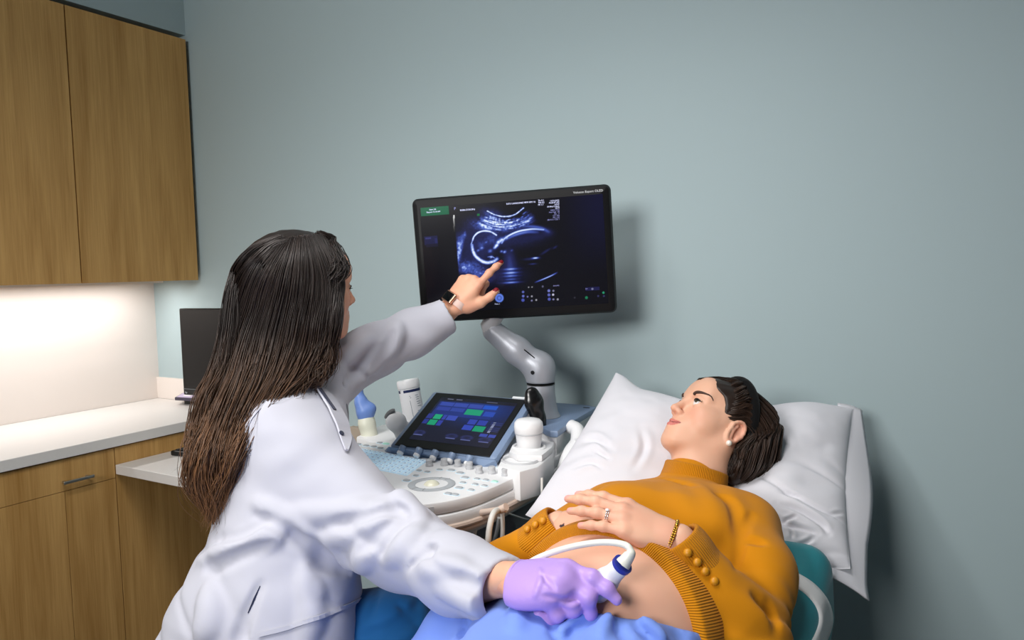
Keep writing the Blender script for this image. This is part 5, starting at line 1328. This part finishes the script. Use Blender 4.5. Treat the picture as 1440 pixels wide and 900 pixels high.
for s in (-1, 1):
    eye_mesh('eye', DL(s*.0315, .0722, -.0008), .0128, gz, doc)
    b = MB(); pb_ = [DL(s*x, y, z) for x, y, z in ((.0175, .0865, .0185), (.026, .0860, .0225), (.036, .0790, .0235), (.0495, .0610, .0175))]; b.tube(spline(pb_, 4), [.0026]*9+[.002, .0016, .0012, .0006], 6); b.build('eyebrow', M_BROW, doc, smooth=True)
    b = MB(); lc = [DL(s*.0315+.0128*math.cos(t), .0722+.0138*abs(math.sin(t))*.84+.0012, -.0008+.0058*math.sin(t)+.0008) for t in np.linspace(.12, PI-.12, 12)]; b.tube(lc, [.0006]+[.0012]*10+[.0008], 5)
    o_ = lc[0] if s > 0 else lc[-1]; b.tube([o_, o_+DL.R[0]*s*.006+DL.R[1]*.007+DL.R[2]*.002], [.0012, .0003], 5); b.build('eyelashes', M_LASH, doc, smooth=True)

# --- glove
M_GLOVE = mat('lilac nitrile', (186, 152, 224), .42, spec=.4, bump='noise', bscale=160, bstr=.25, bdist=.0012)
f = Field(); hand_field(f, RH, GFLEX, spread=GSP, thumb=GTH, wrist=WRr-rx*.03, thick=1.30, kf=.008, bumps=.7)
f.ell(RH(.035, -.012, -.006), (.040, .036, .016), RH.R, .02); f.ell(RH(.052, -.006, .001), (.044, .036, .0165), RH.R, .02)
f.plane(RH(.006, 0, 0), -nrm(rx*.96+ry_*.0-rz_*.10), .002)
cr_ = [[(756, 806), (770, 817), (780, 828)], [(765, 838), (785, 842), (804, 845)]]
creases(f, [(c_, .0014) for c_ in cr_], k=.006)
creases(f, [([(758, 800), (760, 815), (752, 838)], .0022), ([(790, 848), (802, 852), (812, 850)], .002)], op='u', k=.006)
glove = soft('glove', f, .0019, M_GLOVE, doc)
b = MB(); b.tube([RH(.004+.003*math.sin(a), .0335*math.cos(a), -.003+.0255*math.sin(a)) for a in np.linspace(0, 2*PI, 37)], .0026, 8); b.build('rolled_cuff', M_GLOVE, glove, smooth=True)
fgl = f
# --- watch
M_BAND = mat('pale pink band', (232, 200, 188), .5); M_RGOLD = mat('rose gold', (224, 176, 150), .25, metal=.9)
wc_ = WL+lx*.012
wch = [wc_+ly*(.0300*math.cos(a))+lz*(.0232*math.sin(a)) for a in np.linspace(0, 2*PI, 41)]
b = MB(); rings = []
for i, p in enumerate(wch):
    n_ = nrm(p-wc_); rings.append([tuple(p+lx*x+n_*z) for x, z in ((-.0085, 0), (.0085, 0), (.0085, .0024), (-.0085, .0024))])
b.loft(rings, cap=False); wb_ = b.build('watch_band', M_BAND, doc, auto=50)
an = PI*.52; wp = wc_+ly*(.0300*math.cos(an))+lz*(.0232*math.sin(an)); wn = nrm(ly*math.cos(an)*.75+lz*math.sin(an)); wt = nrm(np.cross(wn, lx))
b = MB(); b.M = xform(wp+wn*.005, (lx, wn, np.cross(lx, wn))); b.rbox((0, 0, 0), (.031, .011, .036), .006, seg=4); wcase = b.build('watch_case', M_RGOLD, doc, auto=40)
b = MB(); b.M = xform(wp+wn*.0105, (lx, wn, np.cross(lx, wn))); b.rbox((0, 0, 0), (.023, .0022, .028), .0009, seg=3); b.build('watch_face', M_GLASSB, wcase, auto=40)

# --- scrub trousers
M_SCRUB = fabric('scrub blue', (24, 92, 150), .8, sheen=.2, weave=600)
M_NAVY = fabric('navy knit', (28, 34, 62), .85)
f = Field()
for P_, r_ in LEGS:
    kn = P_[-1]; f.chain(P_, r_, k=.03); f.chain([kn, np.array([kn[0]-.015, kn[1], .30]), np.array([kn[0]-.02, kn[1], .12])], [.080, .068, .065], k=.04)
f.cone(at(405, 925, 1.47), at(440, 925, 1.60), .12, k=.05)
creases(f, [([(515, 890), (550, 880), (580, 858), (590, 846)], .006), ([(540, 893), (570, 880), (592, 862)], .006), ([(520, 870), (530, 840), (533, 820)], .003), ([(560, 850), (575, 862), (588, 880)], .003)], k=.012)
f.disp = lambda P, d: np.where(np.abs(d) < .02, .003*vnoise(P, 16, 3), 0)
soft('trousers', f, .005, M_SCRUB, doc, smooth=2)
f = Field(); f.chain([at(430, 590, 1.555), at(436, 660, 1.50)], [.088, .088], k=.04); f.cone(at(428, 548, 1.60), at(430, 575, 1.59), .066, .08, k=.03); soft('scrub_top', f, .006, M_NAVY, doc)

# --- white coat
M_COAT = fabric('white coat', (190, 190, 200), .85, sheen=.1, weave=420, wstr=.1)
f = Field()
f.chain([at(407, 604, 1.545), at(404, 660, 1.49), at(402, 760, 1.435), at(378, 880, 1.41), at(362, 1010, 1.39)], [.114, .131, .127, .176, .220], k=.07, sq=((0, 1, 0), .86))
f.cone(SR+np.array([.0, .025, -.006]), SL-np.array([0, .03, .01]), .074, .072, k=.06)
f.cone(at(412, 560, 1.585), at(410, 600, 1.58), .078, .10, k=.05)
f.cone(at(300, 900, 1.40), at(262, 990, 1.38), .07, .10, k=.08)                # skirt spreading behind her
CUFF_R, CUFF_L = at(706, 831, 1.130), at(627, 446, 1.825)
dR = nrm(CUFF_R-at(640, 803, 1.215)); dL_ = nrm(CUFF_L-at(582, 470, 1.79))
f.chain([SR, at(428, 652, 1.43), at(475, 700, 1.41), at(562, 765, 1.335), at(640, 804, 1.215), CUFF_R+dR*.01], [.086, .088, .084, .070, .060, .054], k=.035)
f.chain([SL+np.array([0, 0, -.005]), at(528, 494, 1.74), at(580, 470, 1.785), CUFF_L+dL_*.01], [.068, .059, .052, .0475], k=.03)
# crumpled elbow and long folds of the cloth
creases(f, [([(545, 708), (562, 708), (576, 714)], .010), ([(560, 722), (578, 723), (592, 733)], .011), ([(500, 742), (528, 730), (552, 716)], .012), ([(440, 762), (492, 748), (540, 728)], .013), ([(418, 720), (470, 724), (522, 714)], .012), ([(505, 800), (520, 775), (548, 738)], .013), ([(545, 790), (572, 765), (590, 742)], .011), ([(364, 708), (418, 737), (464, 770), (500, 797)], .010), ([(284, 785), (328, 770), (375, 754), (404, 738)], .015), ([(470, 522), (495, 500), (520, 478)], .011), ([(500, 540), (525, 510), (548, 480)], .010), ([(545, 500), (556, 478), (560, 458)], .008), ([(290, 830), (296, 870), (282, 900)], .016), ([(430, 800), (440, 850), (430, 900)], .014), ([(600, 800), (640, 800), (680, 815)], .008), ([(620, 830), (655, 840), (690, 848)], .008)], op='u', k=.022, sink=.55)
creases(f, [([(530, 722), (556, 716), (572, 719)], .008), ([(470, 738), (512, 728), (540, 716)], .007), ([(505, 775), (528, 752), (552, 736)], .008), ([(360, 725), (412, 752), (458, 785), (490, 806)], .012), ([(290, 800), (330, 784), (380, 764)], .010), ([(300, 760), (335, 752), (372, 735)], .007), ([(485, 540), (508, 512), (530, 486)], .007), ([(525, 520), (542, 492), (552, 466)], .006), ([(366, 822), (350, 858), (338, 890), (334, 900)], .005), ([(640, 815), (670, 828), (695, 835)], .005), ([(575, 800), (600, 778), (612, 770)], .006)], k=.016)
f.plane(CUFF_L+dL_*.004, dL_, .002); 
def endR(p): return (p-(CUFF_R+dR*.004))@dR
f.func(lambda p: np.maximum(-endR(p), np.linalg.norm(p-CUFF_R, axis=-1)-.12), CUFF_R, .12, .002, 's')
for c_, d_, r_ in ((CUFF_R, dR, .044), (CUFF_L, dL_, .037)): f.cone(c_-d_*.05, c_+d_*.03, r_*.9, r_, k=.003, op='s')
# open front: a wedge between the lapels, and the neck
lp = [at(432, 560, 1.60), at(455, 560, 1.62), at(472, 595, 1.60), at(484, 640, 1.57)]
f.chain([at(432, 528, 1.61), at(446, 552, 1.60)], [.062, .055], k=.01, op='s')
f.disp = lambda P, d: np.where(np.abs(d) < .03, .0045*vnoise(P, 11, 3)+.0030*vnoise(P*np.array([1, 1, 1.6]), 17, 7)-.0050*np.exp(-(np.abs(vnoise(np.stack([P@nrm(CR*.6+CU*.8)*13, P@nrm(CR*.8-CU*.6)*4.5, P@CW*6], -1), 1., 12))/.16)**2)+.002, 0)
fco = f
coat = soft('lab_coat', f, .0042, M_COAT, doc, smooth=2)
# lapel, collar, stitching, pocket
def on(px, off=.003, fld=None):
    out = []
    for p in px:
        h_, n_ = hit(fld or fco, *p)
        if h_ is not None: out.append((h_+n_*off, n_))
    return out
def strip(name, px, w, m, parent, off=.002, th=.002):
    P = on(spline(px, 5), off); rings = []
    for i, (p, n) in enumerate(P):
        t = nrm(P[min(i+1, len(P)-1)][0]-P[max(i-1, 0)][0]); s_ = nrm(np.cross(n, t)); ww = w if np.isscalar(w) else np.interp(i/(len(P)-1), np.linspace(0, 1, len(w)), w)
        rings.append([tuple(p-s_*ww), tuple(p+s_*ww), tuple(p+s_*ww+n*th), tuple(p-s_*ww+n*th)])
    b = MB(); b.loft(rings); return b.build(name, m, parent, smooth=False)
strip('lapel', [(447, 548), (462, 566), (475, 590), (483, 616), (486, 636)], [.008, .020, .022, .014, .003], M_COAT, coat, .004, .004)
strip('lanyard', [(438, 536), (446, 550), (456, 565), (467, 581)], .0042, M_NAVY, coat, .009, .0016)
p_ = on([(476.5, 613)], .008)
if p_: b = MB(); b.lathe([(0, 0), (.0052, 0), (.0052, .0022), (0, .0026)], tuple(p_[0][0]), tuple(p_[0][1]), 14); b.build('button', M_NAVY, coat, auto=40)
strip('side_slit', [(366, 824), (358, 842), (349, 862)], [.0006, .0018, .0008], M_NAVY, coat, .0006, .0008)
strip('pocket_edge', [(364, 893), (400, 884), (433, 873), (470, 860), (507, 842)], .0035, M_COAT, coat, .001, .0022)
strip('seam', [(352, 640), (346, 615), (352, 592), (366, 574)], .0016, M_COAT, coat, .0004, .0012)

# --- hair
fd = Field()
fd.ell(DL(0, -.022, .034), np.array([.084, .102, .084])*DL.sc, DL.R, .02)
for c_, n_ in (((0, .052, .060), (0, 1, -.25)), ((0, .026, .0), (0, 1, -.05))): fd.plane(DL(*c_), np.array(n_)@DL.R, .008)
fd.chain([DL(.02, -.050, .02), at(398, 450, 1.56), at(378, 510, 1.525), at(352, 572, 1.465), at(322, 636, 1.42), at(308, 690, 1.41), at(306, 735, 1.405)], [.085, .078, .068, .056, .044, .028, .010], k=.04)
fd.chain([DL(.055, .015, .01), at(445, 450, 1.535), at(432, 505, 1.53), at(408, 540, 1.50), at(360, 580, 1.45)], [.040, .042, .038, .034, .036], k=.04)
fd.chain([DL(-.055, -.01, .01), at(430, 470, 1.66), at(415, 530, 1.63)], [.045, .05, .04], k=.04)
fd.disp = lambda P, d: np.where(np.abs(d) < .03, .0030*vnoise(np.stack([P@CR*70, P@CW*70, P@CU*7], -1), 1., 3), 0)
DROOT, DEND = np.array(lin((36, 25, 20))), np.array(lin((138, 96, 62)))
Vd, Fd = fd.mesh(.0040, smooth=1)
zz = np.clip((1.28-Vd[:, 2])/.32, 0, 1)[:, None]; Cd = lerp(DROOT*.55, DEND*.40, zz)
GP = [[(402, 338), (362, 375), (340, 440), (320, 510), (298, 580), (283, 640), (281, 690), (297, 728)],
      [(406, 338), (375, 390), (355, 460), (335, 530), (312, 600), (298, 660), (298, 712), (305, 742)],
      [(412, 337), (395, 400), (378, 470), (358, 540), (332, 610), (314, 665), (310, 712)],
      [(420, 336), (415, 400), (402, 470), (384, 530), (356, 582), (331, 632), (321, 680), (316, 715)],
      [(428, 335), (437, 400), (428, 470), (410, 520), (382, 560), (352, 602), (334, 650), (324, 692)],
      [(436, 334), (456, 400), (448, 470), (432, 520), (404, 548), (367, 582), (344, 620), (333, 660)],
      [(444, 334), (466, 390), (460, 450), (447, 500), (432, 534), (408, 550)],
      [(450, 334), (470, 380), (468, 430), (460, 480), (446, 515), (434, 538)],
      [(446, 331), (460, 340), (468, 358), (470, 385), (466, 410)],
      [(398, 336), (365, 350), (345, 372), (334, 400), (328, 440), (318, 500), (304, 560), (288, 620), (284, 680)],
      [(404, 341), (380, 352), (352, 382), (338, 420), (330, 470), (310, 540), (290, 600), (276, 650), (277, 690)]]
G = []
for k_, g_ in enumerate(GP):
    P_ = []
    for p in spline(g_, 4):
        h_, n_ = hit(fd, *p)
        if h_ is None:                                    # just outside the mass: take the depth of the last point
            h_ = at(*p, float((P_[-1]-CO)@CW)) if P_ else at(*p, 1.5)
            n_ = -CW
        P_.append(h_+n_*.005)
    m_ = len(P_); G.append((np.array(P_), np.interp(np.linspace(0, 1, m_), [0, .3, .7, 1], [.008, .014, .020, .018]), (k_+1) if k_ < 7 else None))
# same number of points so that neighbours blend
G = [(np.array([[np.interp(u_*(len(P_)-1), np.arange(len(P_)), P_[:, c]) for c in range(3)] for u_ in np.linspace(0, 1, 17)]), np.interp(np.linspace(0, 1, 17), np.linspace(0, 1, len(r_)), r_), nb) for P_, r_, nb in G]
def doc_rgb(C, t, r):
    u_ = np.clip((1.36-C[:, 2])/.36, 0, 1)[:, None]**1.2*(.55+.6*r); return lerp(DROOT*(.6+.7*r), DEND*(.7+.5*r), np.clip(u_, 0, 1))
V1, F1, C1 = strands(G, 5200, doc_rgb, r0=.00085, seg=34, seed=4, wob=.016, fr=4., wave=.022)
V2, F2, C2 = strands(G, 130, doc_rgb, r0=.0006, seg=36, seed=9, wob=.040, fr=3., wave=.03)
Vx, Fx, Cx = join_parts([(Vd, Fd, Cd), (V1, F1, C1), (V2, F2, C2)])
me = mesh_np('hair', Vx, Fx); col_attr(me, Cx); hair_o = link('hair', me, M_HAIR, doc)
P_ = on(spline([(397, 346), (410, 338), (424, 334), (440, 333)], 5), .0035, fd)
b = MB(); b.tube([p for p, n in P_], [.0006]+[.0016]*(len(P_)-2)+[.0006], 6); b.build('hair_parting', mat('scalp', (196, 156, 136), .6), doc)

# --- stool under her
stl = empty('stool', (at(385, 930, 1.47)[0], at(385, 930, 1.47)[1], 0), 'round grey rolling stool under the woman in the white coat', 'stool')
sx, sy = stl.location[0], stl.location[1]
b = MB(); b.lathe([(0, .43), (.15, .43), (.165, .45), (.165, .475), (.15, .495), (0, .50)], (sx, sy, 0), (0, 0, 1), 36); b.build('seat', M_MGREY, stl, auto=50)
b = MB(); b.lathe([(0, .06), (.025, .06), (.025, .43), (0, .43)], (sx, sy, 0), (0, 0, 1), 20); b.build('post', M_STEEL, stl, auto=50)
for k_ in range(5):
    a_ = k_*2*PI/5+.3; d_ = np.array([math.cos(a_), math.sin(a_), 0]); o_ = np.array([sx, sy, 0])
    b = MB(); b.tube([o_+np.array([0, 0, .085]), o_+d_*.26+np.array([0, 0, .062])], [.022, .014], 10); lg = b.build('leg', M_STEEL, stl, auto=50)
    b = MB(); b.lathe([(0, -.012), (.025, -.012), (.025, .012), (0, .012)], tuple(o_+d_*.26+np.array([0, 0, .0255])), tuple(np.cross(d_, [0, 0, 1])), 16); b.build('caster', M_BLACK, lg, auto=50)

# --- probe in the gloved hand, with its cable
pbt, _ = hit(ft, 832, 836)
p_end = at(869, 800, 1.050); pax = nrm(p_end-pbt); Lp = np.linalg.norm(p_end-pbt)
hp = empty('ultrasound_probe', pbt, 'white ultrasound probe with blue ring, held on the belly by the lilac gloved hand', 'ultrasound probe')
f = Field(); f.chain([pbt+pax*.016, pbt+pax*.028, pbt+pax*(Lp*.55), p_end], [.0200, .0165, .0150, .0140], k=.012)
soft('body', f, .002, M_WHITE, hp)
b = MB(); b.lathe([(.0, -.003), (.0148, -.003), (.0150, .003), (0, .003)], tuple(p_end+pax*.010), tuple(pax), 24); b.build('blue_ring', mat('probe ring blue', (34, 48, 150), .35), hp, auto=40)
M_RELF = mat('cable ivory', (226, 226, 214), .4)
e1 = p_end+pax*.012; d_e = float((e1-CO)@CW)
cabp = spline([e1, at(880, 788, d_e), at(886.5, 777, d_e), at(882, 768, d_e+.005), at(866, 763.5, d_e+.02), at(840, 763, d_e+.03), at(808, 768, d_e+.04), at(776, 777, d_e+.055), at(752, 787, d_e+.07), at(738, 797, d_e+.085), at(715, 815, d_e+.12), at(700, 850, d_e+.22), at(690, 900, d_e+.38)], 8)
rr_ = [float(np.interp(i/len(cabp), [0, .07, .17, .2, 1], [.0115, .0100, .0075, .0050, .0046])) for i in range(len(cabp))]
b = MB(); b.tube(cabp, rr_, 12); b.build('cable', M_RELF, hp, auto=60)
# ==================================================================== lighting
def area(name, loc, size, power, color=(1, 1, 1), rot=(0, 0, 0), spread=180):
    l = bpy.data.lights.new(name, 'AREA'); l.shape = 'RECTANGLE'; l.size, l.size_y = size; l.energy = power; l.color = color; l.spread = math.radians(spread)
    o = bpy.data.objects.new(name, l); COL.objects.link(o); o.location = loc; o.rotation_euler = rot; return o
def aim(p, q): return (Vector(q)-Vector(p)).to_track_quat('-Z', 'Y').to_euler()
area('ceiling_or_fill_panel', (-1.27, .20, ZC-.03), (.22, 1.2), 16, (1, .985, .965), spread=150)
area('ceiling_or_fill_panel', (-.60, .70, ZC-.03), (.5, .5), 9.5, (1, .985, .965), spread=135)
area('ceiling_or_fill_panel', (-.85, -2.0, 2.3), (1.2, .9), 18.5, (1, .985, .965), aim((-.85, -2.0, 2.3), (-1.05, 2.03, 1.5)), 78)  # added soft fill hung below the ceiling, no lamp of the room
area('under_cabinet_strip', (XL+.17, 1.42, 1.430), (.05, 1.0), 4.2, (1, .975, .96))
w = bpy.data.worlds.new('world'); SC.world = w; w.use_nodes = True
w.node_tree.nodes['Background'].inputs[0].default_value = (.8, .85, .9, 1); w.node_tree.nodes['Background'].inputs[1].default_value = .3
SC.view_settings.view_transform = 'Standard'; SC.view_settings.look = 'None'; SC.view_settings.gamma = 1; SC.view_settings.exposure = 0.0
SC.view_settings.use_curve_mapping = False
